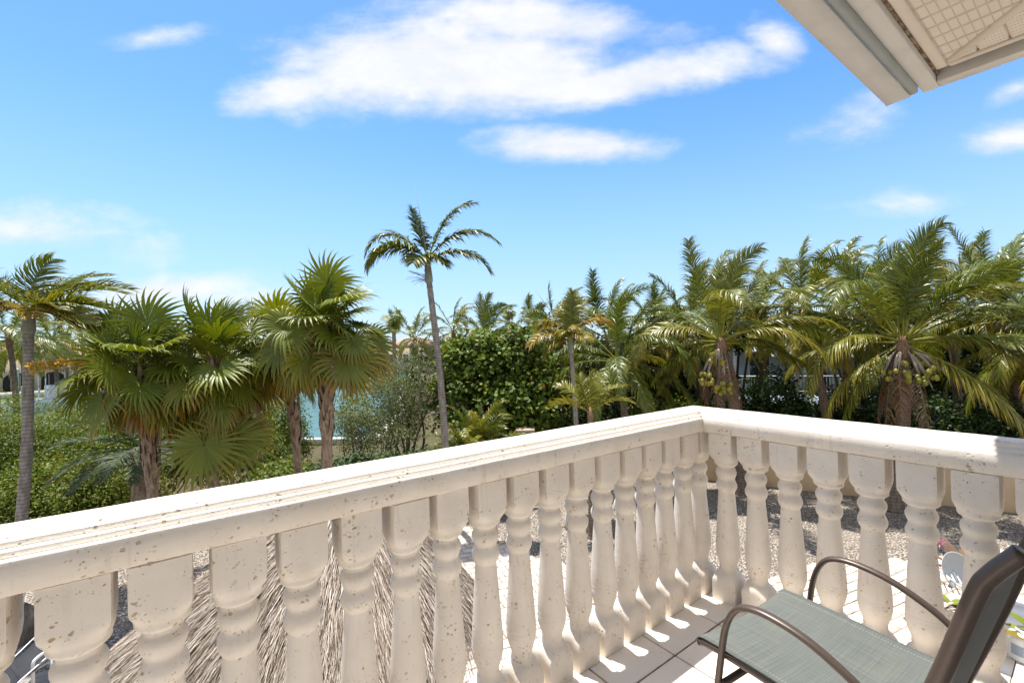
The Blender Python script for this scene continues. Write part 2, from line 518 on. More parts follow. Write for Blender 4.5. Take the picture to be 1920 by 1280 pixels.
material('bark_ring', bark((.20, .17, .145), (.40, .36, .32), .07))
material('bark_coco', bark((.13, .095, .07), (.27, .21, .165), .09))
material('bark_fan', bark((.14, .095, .065), (.42, .32, .235)))
material('bark_grey', bark((.09, .075, .06), (.20, .17, .14)))
material('crownshaft', bark((.23, .25, .20), (.40, .41, .36), 0, 6))
material('fibre', bark((.12, .07, .04), (.30, .19, .12), 0, 30))
material('coconut', lambda t: pb(t, t.mix(t.node('ShaderNodeObjectInfo', out='Random'), (.15, .16, .02), (.28, .23, .03)), .4, None, .4))
material('spathe', paint((.34, .28, .22), .7, .3, 10))


def thatch_m(t):
    r = t.node('ShaderNodeAttribute', attribute_name='rnd', out=2)
    a = t.node('ShaderNodeAttribute', attribute_name='age', out=2)
    c = t.ramp(r, [(0, (.11, .078, .055)), (.25, (.24, .185, .14)), (.55, (.44, .37, .30)), (1, (.70, .63, .55))])
    return pb(t, c, .8, None, .2)


material('thatch', thatch_m)
material('thatch_core', lambda t: pb(t, (.07, .045, .03), .95))
material('post', bark((.16, .11, .07), (.28, .2, .13)))
material('pot', paint((.40, .17, .09), .8, .2))
material('label', lambda t: pb(t, (.30, .33, .40), .5))

# ------------------------------------------------------------------ ground and water
mk('ground', [(-900, -300, 0), (900, -300, 0), (900, 1500, 0), (-900, 1500, 0)], [(0, 1, 2, 3)], MATS['soil'])['kind'] = 'structure'


def sheet(name, poly, z, mat, kind='structure', **kw):
    o = mk(name, [(*p, z) for p in poly], [tuple(range(len(poly)))], MATS[mat], **kw); o['kind'] = kind; return o


sheet('gravel_yard', [(-14, 3), (9, 3), (16, 5), (15.2, 11.3), (6.4, 15.7), (2.5, 15.6), (-4.0, 14.2), (-13, 12.0)], .008, 'gravel')
# the canal: cut visually by lying above the ground sheet on its own shallow basin
sheet('water', [(-70, 24.5), (-7.0, 23.0), (-8.0, 32), (-13, 52), (-20, 86), (-40, 86), (-40, 60), (-37, 38.5), (-80, 36.5)], .012, 'water')
MBq = MB()
for (x0, y0), (x1, y1) in (((-70, 24.2), (-7.0, 22.7)), ((-7.0, 22.7), (-8.0, 32)), ((-8, 32), (-13, 52))):
    d = np.array([x1 - x0, y1 - y0]); n = np.array([-d[1], d[0]]) / np.linalg.norm(d) * .22
    MBq.prism([(x0 - n[0], y0 - n[1]), (x1 - n[0], y1 - n[1]), (x1 + n[0], y1 + n[1]), (x0 + n[0], y0 + n[1])], .0, .32)
tag(MBq.build('seawall', MATS['seawall'], origin=(-7, 23, 0), bevel=.02), 'pale concrete seawall along the near edge of the canal', 'seawall')
sheet('far_lawn', [(-80, 36.8), (-37.2, 38.7), (-40.2, 60), (-40.2, 120), (-120, 120), (-120, 36.8)], .016, 'lawn')

# patio pavers round the thatched hut and to the right of it
PATIO = [(-1.44, 12.0), (.51, 9.98), (1.07, 9.53), (2.6, 8.2), (3.7, 8.0), (4.95, 8.84), (5.9, 9.3), (6.83, 9.5), (9.5, 9.5), (9.5, 8.0), (6.75, 7.85), (6.3, 6.6), (5.6, 4.2), (-6.6, 4.2), (-6.4, 7.4), (-4.2, 9.6)]
sheet('patio_bed', PATIO, .014, 'paver_bed')


def inside(p, poly):
    c = False; n = len(poly)
    for i in range(n):
        (x1, y1), (x2, y2) = poly[i], poly[i - 1]
        if (y1 > p[1]) != (y2 > p[1]) and p[0] < (x2 - x1) * (p[1] - y1) / (y2 - y1) + x1: c = not c
    return c


def pavers():
    rng = random.Random(5)
    root = empty('patio_paving', (1, 9, 0)); root['kind'] = 'structure'
    a = R(24); ca, sa = math.cos(a), math.sin(a)
    L, Wd, g = .30, .20, .008
    mb = MB(); mb.box(-L / 2 + g, L / 2 - g, -Wd / 2 + g, Wd / 2 - g, 0, .03)
    proto = None; rest = MB(); rn = []
    cells = []
    for j in range(-60, 60):
        for i in range(-50, 50):
            x, y = i * L + (j % 2) * L / 2, j * Wd
            X, Y = 1 + x * ca - y * sa, 9 + x * sa + y * ca
            if not inside((X, Y), PATIO): continue
            vis = (X > -1.2 and 5.2 < Y) or Y > 9.5 or (X < -5.4 and Y > 5.5)
            # seen clearest: the run right of the hut and the strip behind the chair
            pr = 0 if ((-.8 < X < 3.4 and Y > 6.2) or (X > 4.6 and Y > 7.6)) else (1 if vis else 2)
            cells.append((pr, -Y * 0 + abs(X - 2), X, Y))
    cells.sort()
    for k, (pr, _, X, Y) in enumerate(cells):
        rz = a + rng.uniform(-.015, .015); z = .012 + rng.uniform(-.003, .004)
        if k < 300:
            if proto is None:
                proto = mb.build('paver', MATS['paver'], bevel=.012); o = proto
            else: o = copy(proto)
            o.parent = root; o.location = (X - 1, Y - 9, z); o.rotation_euler = (rng.uniform(-.01, .01), rng.uniform(-.01, .01), rz)
        else:
            c, s = math.cos(rz), math.sin(rz); l, w = L / 2 - g, Wd / 2 - g
            p = [(X + c * u - s * v, Y + s * u + c * v) for u, v in ((-l, -w), (l, -w), (l, w), (-l, w))]
            rest.prism(p, z, z + .03); rn += [rng.random()] * 8
    rest.build('far_pavers', MATS['paver'], root, attrs={'rnd': rn})['kind'] = 'stuff'


pavers()

# ------------------------------------------------------------------ our house: balcony, wall, eave
HOUSE = empty('house', (*B(-.5, 2.4, 0)[:2], 0), 'cream two storey house with tiled corner balcony and vented roof eave above it', 'house')
bx(-5.2, .19, -.19, 2.3, -.30, -.014).build('balcony_slab', MATS['grout'], HOUSE)
w_ = MB(); bx(-5.4, 3.2, 2.3, 2.5, -3.25, 2.86, w_); w_.build('wall', MATS['house_wall'], HOUSE)
EZ = 1.5 + 1.3                                                      # eave height above the balcony floor
g = MB()
gp = [(.745, .0), (.845, .0), (.845, .012), (.757, .012), (.742, .075), (.712, .11), (.705, .11), (.735, .07)]    # gutter section (v, h)


def extrude_u(sec, a0, a1, h0):
    n = len(sec); V = [B(a0, b, h0 + h) for b, h in sec] + [B(a1, b, h0 + h) for b, h in sec]
    F = [tuple(range(n)), tuple(range(2 * n - 1, n - 1, -1))] + [(i, n + i, n + (i + 1) % n, (i + 1) % n) for i in range(n)]
    return V, F


g.add(*extrude_u(gp, -5.4, .645, EZ - .035))
gut = g.build('gutter', MATS['fascia'], HOUSE)
cap = MB(); cap.add(*extrude_u([(.743, -.001), (.87, .012), (.87, .112), (.70, .112)], .645, .652, EZ - .035)); cap.build('gutter_end_cap', MATS['fascia'], gut)
bx(-5.4, .640, .8455, .8775, EZ - .0235, EZ + .10).build('gutter_gap_fill', MATS['gap_shade_grey'], HOUSE)  # strip filling the gap behind the gutter, shade put into its colour
bx(-5.4, .74, .878, .945, EZ, EZ + .20).build('eave_fascia', MATS['fascia'], HOUSE, bevel=.004)
bx(.66, .738, .946, 2.3, EZ, EZ + .18).build('rake_fascia', MATS['fascia'], HOUSE, bevel=.004)
bx(-5.4, .655, .945, .957, EZ + .035, EZ + .06).build('dirty_joint', MATS['fascia_dirt'], HOUSE)
SZ = EZ + .045                                                      # soffit underside
mb = MB(); bx(-5.4, .60, .957, 1.0, SZ - .012, SZ + .01, mb); mb.build('soffit_trim', MATS['soffit'], HOUSE, bevel=.006)
mb = MB(); bx(.585, .62, 1.004, 2.3, SZ - .010, SZ + .01, mb); mb.build('soffit_trim', MATS['soffit'], HOUSE, bevel=.005)
mb = MB(); bx(-5.4, .659, .96, 2.3, SZ + .03, SZ + .05, mb); mb.build('soffit_board', MATS['thatch_core'], HOUSE)


def soffit_strip(x0, x1, y0a, y0b, y1, swap):
    """panel strip with a V groove; x across, y along; swap: across is v"""
    prof = [(0, .013), (.07, .0), (.16, .0), (.90, .0), (.96, .002), (1.0, .013)]
    V = []; hole = []; su = []; sv = []
    ys = 2
    for k in range(ys):
        for fx, h in prof:
            x = x0 + (x1 - x0) * fx
            y = (y0a + (y0b - y0a) * fx) if k == 0 else y1
            V.append(B(y, x, SZ + h) if swap else B(x, y, SZ + h)); su.append(x); sv.append(y)
            hole.append(1.0 if .1 < fx < .94 else 0.0)
    n = len(prof); F = [(i, i + 1, n + i + 1, n + i) for i in range(n - 1)]
    if not swap: F = [f[::-1] for f in F]
    return mk('soffit_panel', V, F, MATS['soffit'], HOUSE, attrs={'hole': hole, 'su': su, 'sv': sv})


P_ = .1016
for i in range(22):
    x1 = .585 - i * P_; x0 = x1 - P_
    soffit_strip(x0, x1, min(2.3, 1.0 + (.585 - x0)), min(2.3, 1.0 + (.585 - x1)), 1.0, False)
for j in range(12):
    y0 = 1.004 + j * P_; y1 = y0 + P_
    soffit_strip(y0, y1, .585 - (y0 - 1.0), .585 - (y1 - 1.0), .585, True)
V = []
for k, (a, b) in enumerate(((.60, .985), (-.72, 2.305))):
    for o_ in (-.018, .018):
        V.append(B(a + o_, b + o_, SZ - .004))
        V.append(B(a + o_, b + o_, SZ + .012))
mk('mitre_trim', V, [(0, 2, 6, 4), (1, 5, 7, 3), (0, 4, 5, 1), (2, 3, 7, 6), (0, 1, 3, 2), (4, 6, 7, 5)], MATS['soffit'], HOUSE)
# roof deck over the eave
V = [B(-5.5, .80, EZ + .22), B(.80, .80, EZ + .22), B(.80, 4.5, EZ + 1.5), B(-5.5, 4.5, EZ + 1.5), B(-5.5, .80, EZ + .27), B(.80, .80, EZ + .27), B(.80, 4.5, EZ + 1.55), B(-5.5, 4.5, EZ + 1.55)]
MB().hexa(V).build('roof', MATS['clay_tile'], HOUSE)


# floor tiles
def tiles():
    root = empty('balcony_floor', B(-.5, 1, -.014)); root['kind'] = 'structure'
    T = .3875; gp = .0045
    n = 0
    us = [-.2 + T * i for i in range(-13, 2)]; vs = [.1745 + T * j for j in range(-1, 6)]
    for i, a0 in enumerate(us):
        for b0 in vs:
            a1, b1 = min(a0 + T, .18), min(b0 + T, 2.295); A0 = max(a0, -5.15); b0c = max(b0, -.18)
            if a1 - A0 < .03 or b1 - b0c < .03: continue
            bx(A0 + gp, a1 - gp, b0c + gp, b1 - gp, -.012, 0, MB()).build('floor_tile', MATS['tile'], root, bevel=.0025)


tiles()


# balustrade
def balustrade():
    root = empty('balustrade', B(0, 0, 0), 'white coral stone balustrade with turned balusters round the balcony corner', 'balustrade')
    ZB, ZF, ZT, WO = .968, 1.048, 1.092, .173
    # rail section: offset from the inner face (0 inside, -WO outside), height
    sec = [(-.006, ZB), (.0, ZB + .005), (.0, ZF - .004), (-.003, ZF), (-.0205, ZF + .0015), (-.0205, ZF + .0135), (-.0235, ZF + .0160), (-.0420, ZF + .0180), (-.0420, ZF + .0300), (-.0445, ZF + .0325),
           (-.058, ZT - .0085), (-.060, ZT - .0015), (-.066, ZT), (-WO / 2, ZT + .0005), (-WO + .012, ZT), (-WO + .004, ZT - .003), (-WO, ZT - .010), (-WO, ZF - .03), (-WO + .004, ZB + .004), (-WO + .012, ZB)]
    n = len(sec)
    rng = np.random.default_rng(2)

    def run(name, pts):         # pts: function of s -> (a, b) for offset o
        S = len(pts); V = []; ph = rng.uniform(0, 6, 4)
        for k, f in enumerate(pts):
            for j, (o, h) in enumerate(sec):
                a, b = f(o); wob = .0005 * math.sin(k * .7 + ph[0]) + .0003 * math.sin(k * 1.9 + ph[1])
                V.append(B(a, b, h + (wob if 0 < k < S - 1 else 0)))
        F = [(k * n + j, k * n + (j + 1) % n, (k + 1) * n + (j + 1) % n, (k + 1) * n + j) for k in range(S - 1) for j in range(n)]
        F += [tuple(range(n - 1, -1, -1)), tuple((S - 1) * n + j for j in range(n))]
        return mk(name, V, F, MATS['coral'], root)
    run('handrail', [(lambda o, s=s: (s - 0 if s < 0 else -o, o)) for s in list(np.linspace(-4.9, -.02, 90)) + [0]])
    run('handrail', [(lambda o, s=s: (-o, s if s > 0 else o)) for s in [0] + list(np.linspace(.02, 2.29, 45))])
    # baluster: (height, half width, squareness 1 = square, 0 = round)
    hb = .0685
    prof = [(0, hb - .002, 1), (.006, hb, 1), (.10, hb, 1), (.116, hb + .001, .85), (.130, .0700, .5), (.144, .0690, .2), (.154, .0640, .05), (.160, .0570, 0), (.168, .0520, 0), (.178, .0488, 0), (.190, .0485, 0),
            (.204, .0505, 0), (.222, .0575, 0), (.242, .0645, 0), (.265, .0690, 0), (.290, .0708, 0), (.296, .0692, 0), (.300, .0692, 0), (.304, .0706, 0), (.308, .0690, 0), (.312, .0690, 0), (.320, .0696, 0),
            (.38, .0655, 0), (.45, .0600, 0), (.52, .0548, 0), (.58, .0502, 0), (.620, .0472, 0), (.626, .0485, 0), (.638, .0565, 0), (.652, .0610, 0), (.667, .0608, 0), (.682, .0545, 0), (.692, .0500, 0), (.700, .0492, 0), (.710, .0530, 0), (.724, .0590, 0), (.738, .0600, 0), (.750, .0560, 0), (.758, .0500, 0), (.764, .0485, 0),
            (.772, .0488, 0), (.775, .0520, 0), (.779, .0600, 0), (.784, .0655, 0), (.789, .0680, 0), (.796, .0665, .05), (.808, .0690, .2), (.822, .0700, .5), (.836, hb + .001, .85), (.852, hb, 1), (.955, hb, 1), (.9635, hb, 1), (.9645, hb - .006, 1), (.972, hb - .006, 1)]
    nn = 36; V = []
    for h, r, q in prof:
        if q < .6: r = r * (.925 + .075 * q / .6)
        for j in range(nn):
            a = 2 * math.pi * j / nn + math.pi / nn
            c, s = math.cos(a), math.sin(a)
            m = max(abs(c), abs(s))
            sq = min(1 / m, 1.36)                 # chamfered square
            k = 1 + (sq - 1) * q
            V.append((r * k * c, r * k * s, h))
    F = [(i * nn + j, i * nn + (j + 1) % nn, (i + 1) * nn + (j + 1) % nn, (i + 1) * nn + j) for i in range(len(prof) - 1) for j in range(nn)]
    F += [tuple(range(nn - 1, -1, -1)), tuple((len(prof) - 1) * nn + j for j in range(nn))]
    proto = mk('baluster', V, F, MATS['coral'], smooth=True)
    e = proto.modifiers.new('edge', 'EDGE_SPLIT'); e.split_angle = R(42)
    proto.parent = root
    rg = random.Random(4)
    first = True
    spots = [(-k * .1725 + hb - .003, -.012 - hb) for k in range(0, 28)] + [(.012 + hb, .0184 + hb + k * .1725) for k in range(0, 13)]
    for a, b in spots:
        o = proto if first else copy(proto); first = False
        o.parent = root
        o.location = tuple(B(a, b, 0) - ORG[root]); o.rotation_euler = (rg.uniform(-.006, .006), rg.uniform(-.006, .006), TH + rg.choice((0, 1, 2, 3)) * math.pi / 2 + rg.uniform(-.02, .02))
    return root


balustrade()


# patio chair
Bal = B


def chair():
    root = empty('patio_chair', Bal(-.7, .85, 0), 'brown metal patio chair with grey green woven sling seat in the balcony corner', 'chair')
    m = MATS['brown_metal']
    B = lambda a, b, h: Bal(a, b + .085 * (a + 1.0), h)
    un, uf = -1.0, -.405
    rail = lambda a: [(a, .545, .415), (a, .60, .42), (a, .75, .412), (a, .95, .392), (a, 1.10, .385)]
    for a in (un, uf):
        P = smoothpath([B(a, b, h) for b, h in ((.585, .0), (.612, .20), (.640, .40), (.662, .53), (.70, .607), (.755, .633), (.83, .632), (.92, .610), (1.02, .560), (1.08, .512), (1.125, .462))], 60)
        MB().tube(P, .0165, 10, flat=.62, up=(Uv[0], Uv[1], 0)).build('armrest', m, root, smooth=True)
        # armrest foot cap
    for a in (un + .03, uf - .03):
        P = smoothpath([B(*q) for q in rail(a)], 16)
        rr = MB().tube(P, .0155, 10).build('seat_rail', m, root, smooth=True)
        MB().tube([P[0], P[0] + (P[0] - P[2]) * .12], .0165, 10).build('end_cap', MATS['dark_cap'], rr)
        P = smoothpath([B(a, b, h) for b, h in ((1.085, .33), (1.10, .385), (1.19, .655), (1.258, .885), (1.285, .945), (1.335, 1.015))], 30)
        br = MB().tube(P, .020, 12).build('back_rail', m, root, smooth=True)
        MB().tube([P[-1], P[-1] + (P[-1] - P[-2]) * .15], .0185, 12).build('end_cap', m, br, bevel=.003)
        P = smoothpath([B(a, b, h) for b, h in ((1.07, .41), (1.13, .27), (1.20, .0))], 12)
        MB().tube(P, .0135, 8).build('rear_leg', m, root, smooth=True)
        MB().tube([B(a, .99, .36), B(a, 1.10, .32), B(a, 1.17, .36)], .011, 8).build('brace', m, root, smooth=True)
        MB().lathe([(.021, -.012), (.023, 0), (.021, .012)], B(a, 1.098, .365), 10).build('bolt_joint', MATS['dark_cap'], root)
    for b, h in ((.645, .33), (1.09, .35)):
        MB().tube([B(un, b, h), B((un + uf) / 2, b, h - .006), B(uf, b, h)], .012, 8).build('cross_bar', m, root, smooth=True)

    def sling(name, pts, hemw, sag):
        P = smoothpath([(b, h, 0) for b, h in pts], 22); nu = 16; V = []; su = []; sv = []; ed = []
        a0, a1 = un + .018, uf - .018; acc = 0
        for k, (b, h, _) in enumerate(P):
            if k: acc += math.hypot(b - P[k - 1][0], h - P[k - 1][1])
            for i in range(nu + 1):
                f = i / nu; a = a0 + (a1 - a0) * f
                s = sag * (1 - (2 * f - 1) ** 2)
                V.append(B(a, b + (s if name == 'back_sling' else 0), h + .017 - (s if name == 'seat_sling' else 0)))
                su.append(a); sv.append(acc); ed.append(min(f, 1 - f) * (a1 - a0))
        n = nu + 1
        F = [(k * n + i, k * n + i + 1, (k + 1) * n + i + 1, (k + 1) * n + i) for k in range(len(P) - 1) for i in range(nu)]
        o = mk(name, V, F, MATS['sling'], root, smooth=True, attrs={'su': su, 'sv': sv, 'edge': ed})
        s = o.modifiers.new('thick', 'SOLIDIFY'); s.thickness = .003
    sling('seat_sling', [(.535, .398), (.552, .418), (.60, .42), (.75, .411), (.95, .391), (1.09, .384)], .03, .018)
    sling('back_sling', [(1.112, .40), (1.182, .63), (1.25, .86), (1.268, .905), (1.31, .975)], .03, .025)
    return root


chair()

# ------------------------------------------------------------------ garden wall, terrace, small things
A_, Z_ = np.array([6.25, 15.60]), np.array([20.0, 8.5])
d_ = (Z_ - A_) / np.linalg.norm(Z_ - A_); n_ = np.array([-d_[1], d_[0]]) * .1
m_ = MB(); m_.prism([A_ - n_, Z_ - n_, Z_ + n_, A_ + n_], 0, 1.62)
wl = empty('garden_wall', (*A_, 0), 'beige rendered garden wall behind the gravel yard', 'wall')
m_.build('wall_body', MATS['cream_wall'], wl, bevel=.012)
m_ = MB(); m_.prism([A_ - n_ * 1.5, Z_ - n_ * 1.5, Z_ + n_ * 1.5, A_ + n_ * 1.5], 1.622, 1.70); m_.build('coping', MATS['cream_wall'], wl, bevel=.012)

# raised tiled terrace at the right, with its own balustrade
TZ = .95
tp0 = on(1848, 1282, TZ)[:2]; tp1 = on(1894, 1140, TZ)[:2]
td = (tp1 - tp0) / np.linalg.norm(tp1 - tp0); tn = np.array([td[1], -td[0]])
ter = empty('terrace', (*tp0, 0)); ter['kind'] = 'structure'
tpt = lambda a, b: tp0 + td * a + tn * b
m_ = MB(); m_.prism([tpt(-3, -.25), tpt(-3, 4), tpt(2.6, 4), tpt(2.6, -.25)], 0, TZ - .014); m_.build('terrace_base', MATS['grout'], ter)
for i in range(-7, 7):
    for j in range(0, 6):
        q = [tpt(i * .4 - .0 + .005, -.24 + j * .4 + .005), tpt(i * .4 + .005, -.24 + j * .4 + .395), tpt(i * .4 + .395, -.24 + j * .4 + .395), tpt(i * .4 + .395, -.24 + j * .4 + .005)]
        m_ = MB(); m_.prism(q[::-1], TZ - .012, TZ); m_.build('floor_tile', MATS['tile'], ter)
tb = empty('terrace_balustrade', (*tpt(0, 0), TZ), 'low white balustrade running along the edge of the tiled terrace', 'balustrade')
bm_ = bpy.data.objects['baluster']
for i in range(10):
    q = tpt(.55 + i * .19, -.10)
    o = copy(bm_, loc=np.array([*q, TZ]) - ORG[tb], rotz=math.atan2(td[1], td[0]), parent=tb); o.scale = (1, 1, .62)
m_ = MB(); m_.prism([tpt(.35, -.19), tpt(.35, -.01), tpt(2.5, -.01), tpt(2.5, -.19)], TZ + .60, TZ + .70); m_.build('handrail', MATS['coral'], tb, bevel=.01)


def drum():
    c = on(1925, 1235, TZ); root = empty('white_drum', c, 'white round drum with a grey printed label standing on the terrace tiles', 'drum')
    MB().lathe([(.14, 0), (.155, .004), (.155, .02), (.15, .03), (.15, .24), (.14, .275), (.10, .30), (.05, .31)], c, 28).build('body', MATS['white_paint'], root, smooth=True)
    V = []; F = []
    for k in range(9):
        a = math.atan2(-c[1], -c[0]) - .9 + k * .22
        for z in (.07, .19): V.append((c[0] + .1515 * math.cos(a), c[1] + .1515 * math.sin(a), c[2] + z))
    F = [(2 * k, 2 * k + 2, 2 * k + 3, 2 * k + 1) for k in range(8)]
    mk('label', V, F, MATS['label'], root)
    MB().tube([c + np.array([.075 * math.cos(t), .075 * math.sin(t), .335]) for t in np.linspace(0, 5.2, 20)], [.012] * 20, 6).build('collar', MATS['white_paint'], root, smooth=True)


drum()

# ------------------------------------------------------------------ palm and leaf geometry
G = np.array([0, 0, -1.0])
WIND = np.array([.95, .25, 0.0])


def nrm(v): return v / (np.linalg.norm(v, axis=-1, keepdims=True) + 1e-9)


def view_frame(p):              # right and away directions as the balcony sees the point
    f = np.array([p[0], p[1], 0.0]); f /= np.linalg.norm(f) + 1e-9
    return np.array([f[1], -f[0], 0.0]), f


def frond_geo(base, d0, L, rng, nl=60, ll=.6, lw=.035, droop=.5, wind=.15, ldroop=.7, vang=.35, start=.16, age=0.1, tipage=.25, fwd=(.35, 1.3), rr=.022, twist=0.0, split=.0):
    N = 16; d = nrm(np.array(d0, float)); P = [np.array(base, float)]; T = [d]
    hz = np.array([d[0], d[1], 0.0]); lh = np.linalg.norm(hz)
    side = nrm(np.cross(d, [0, 0, 1.0])) if lh > .12 else nrm(np.cross(d, WIND + 1e-3))
    st = L / N
    for i in range(N):
        t = i / N
        flex = st * (.25 + 1.5 * t ** 1.3)
        d = nrm(d + G * droop * flex * (.35 + .65 * min(1, math.hypot(d[0], d[1]) * 1.3)) + WIND * wind * flex)
        P.append(P[-1] + d * st); T.append(d)
    P = np.array(P); T = np.array(T)
    S = nrm(side - (T @ side)[:, None] * T)
    Nm = np.cross(S, T)
    if twist:
        tw = twist * np.linspace(0, 1, N + 1)[:, None]; S, Nm = S * np.cos(tw) + Nm * np.sin(tw), Nm * np.cos(tw) - S * np.sin(tw)
    # rachis
    V = []; A = []; Rn = []
    k = 4; rad = rr * (1 - .9 * np.linspace(0, 1, N + 1)) * np.where(np.linspace(0, 1, N + 1) < .06, 1.7, 1)
    ang = np.arange(k) * 2 * math.pi / k
    RV = (P[:, None, :] + rad[:, None, None] * (np.cos(ang)[None, :, None] * S[:, None, :] + np.sin(ang)[None, :, None] * Nm[:, None, :])).reshape(-1, 3)
    i, j = np.meshgrid(np.arange(N), np.arange(k), indexing='ij')
    RF = np.stack([i * k + j, i * k + (j + 1) % k, (i + 1) * k + (j + 1) % k, (i + 1) * k + j], -1).reshape(-1, 4)
    V.append(RV); A.append(np.full(len(RV), max(.38, age + .1))); Rn.append(np.full(len(RV), .75)); FF = [RF]
    # leaflets
    t = np.linspace(start, .985, nl); t = np.repeat(t, 2) + rng.uniform(-.4, .4, nl * 2) / nl * .9
    t = np.clip(t, start * .9, .99); sg = np.tile([1.0, -1.0], nl)
    if split: keep = rng.random(nl * 2) > split; t, sg = t[keep], sg[keep]
    n = len(t); x = t * N; i0 = np.clip(x.astype(int), 0, N - 1); fr = (x - i0)[:, None]
    p = P[i0] * (1 - fr) + P[i0 + 1] * fr; tt = nrm(T[i0] * (1 - fr) + T[i0 + 1] * fr)
    s = nrm(S[i0] * (1 - fr) + S[i0 + 1] * fr); nn = nrm(Nm[i0] * (1 - fr) + Nm[i0 + 1] * fr)
    u = (t - start) / (1 - start)
    ln = ll * (np.clip(.45 + 2.4 * u, 0, 1)) * (1 - .62 * np.clip(u - .35, 0, 1) ** 1.2 / .65 ** 1.2) * rng.uniform(.85, 1.1, n)
    fa = fwd[0] + (fwd[1] - fwd[0]) * u
    va = vang + rng.normal(0, .14, n)
    d = nrm(tt * fa[:, None] + s * (sg * np.cos(va))[:, None] + nn * np.sin(va)[:, None] + rng.normal(0, .07, (n, 3)))
    ws = np.array([.75, 1.0, .72, .06]); K = 4
    wdir = nrm(tt - (np.sum(tt * d, 1))[:, None] * d)
    rot = rng.normal(.0, .35, n)[:, None]; wdir = nrm(wdir * np.cos(rot) + np.cross(d, wdir) * np.sin(rot))
    C = [p]; q = p; dd = d
    ldr = (ldroop * rng.uniform(.7, 1.3, n))[:, None]
    for m in range(3):
        q = q + dd * (ln / 3)[:, None]; C.append(q)
        dd = nrm(dd + G * ldr * (.35 + .3 * m) + WIND * wind * (.5 + .35 * m))
    C = np.stack(C, 1)                                        # n,4,3
    wv = wdir[:, None, :] * (lw / 2 * ws)[None, :, None] * (.7 + .5 * ln / ll)[:, None, None]
    LV = np.stack([C - wv, C + wv], 2).reshape(-1, 3)         # n*4*2
    b = np.arange(n)[:, None] * 8 + np.arange(3)[None, :] * 2
    LF = np.stack([b, b + 1, b + 3, b + 2], -1).reshape(-1, 4) + len(RV)
    la = age + rng.uniform(-.06, .08, n)
    A.append((la[:, None] + tipage * np.array([0, .1, .45, 1.0])[None, :] * rng.uniform(.3, 1.2, n)[:, None]).repeat(2, 1).ravel())
    Rn.append(np.repeat(rng.random(n), 8)); V.append(LV); FF.append(LF)
    return np.concatenate(V), np.concatenate(FF), np.clip(np.concatenate(A), 0, 1), np.concatenate(Rn)


def add_frond(root, base, az, el, L, rng, mat='coco_leaf', name='frond', **kw):
    r, f = view_frame(base)
    d = math.cos(R(el)) * (math.cos(R(az)) * r + math.sin(R(az)) * f) + np.array([0, 0, math.sin(R(el))])
    V, F, A, Rn = frond_geo(base, d, L, rng, **kw)
    return mk(name, V, F, MATS[mat], root, smooth=False, attrs={'age': A, 'rnd': Rn})


def trunk_path(b, t, lean=.0, n=40, sag=0.0):
    b, t = np.array(b, float), np.array(t, float); s = np.linspace(0, 1, n)[:, None]
    P = b + (t - b) * s; P[:, 0] += (lean * np.sin(s[:, 0] * math.pi)); return P


def trunk(root, b, t, r0, r1, mat, lean=0, ring=.0, flare=.0, n=60, k=12, rng=None):
    P = trunk_path(b, t, lean, n); s = np.linspace(0, 1, n)
    r = r0 + (r1 - r0) * s + flare * np.exp(-s * 14)
    if ring: r = r * (1 + ring * ((np.arange(n) % 2) * 2 - 1))
    if rng is not None: r = r * (1 + rng.normal(0, .025, n))
    return MB().tube(P, r, k).build('trunk', MATS[mat], root, smooth=True), P


def nut_cluster(root, c, n, rng, rad=.22, size=.063):
    r, f = view_frame(c)
    me = None
    for k in range(n):
        p = c + r * rng.uniform(-rad, rad) - f * rng.uniform(.10, .34) + np.array([0, 0, rng.uniform(-rad, rad * .6)])
        if NUT.get('o') is None:
            o = MB().lathe([(.004, -1.15), (.5, -1.0), (.86, -.6), (1.0, -.1), (.95, .4), (.68, .85), (.3, 1.08), (.004, 1.12)], (0, 0, 0), 10).build('coconut', MATS['coconut'], None, smooth=True)
            NUT['o'] = o
        else: o = copy(NUT['o'])
        o.parent = root; o.location = tuple(p - ORG[root]); s = size * rng.uniform(.8, 1.1); o.scale = (s, s, s * 1.1)
        o.rotation_euler = (rng.uniform(-.6, .6), rng.uniform(-.6, .6), rng.uniform(0, 6))


NUT = {}


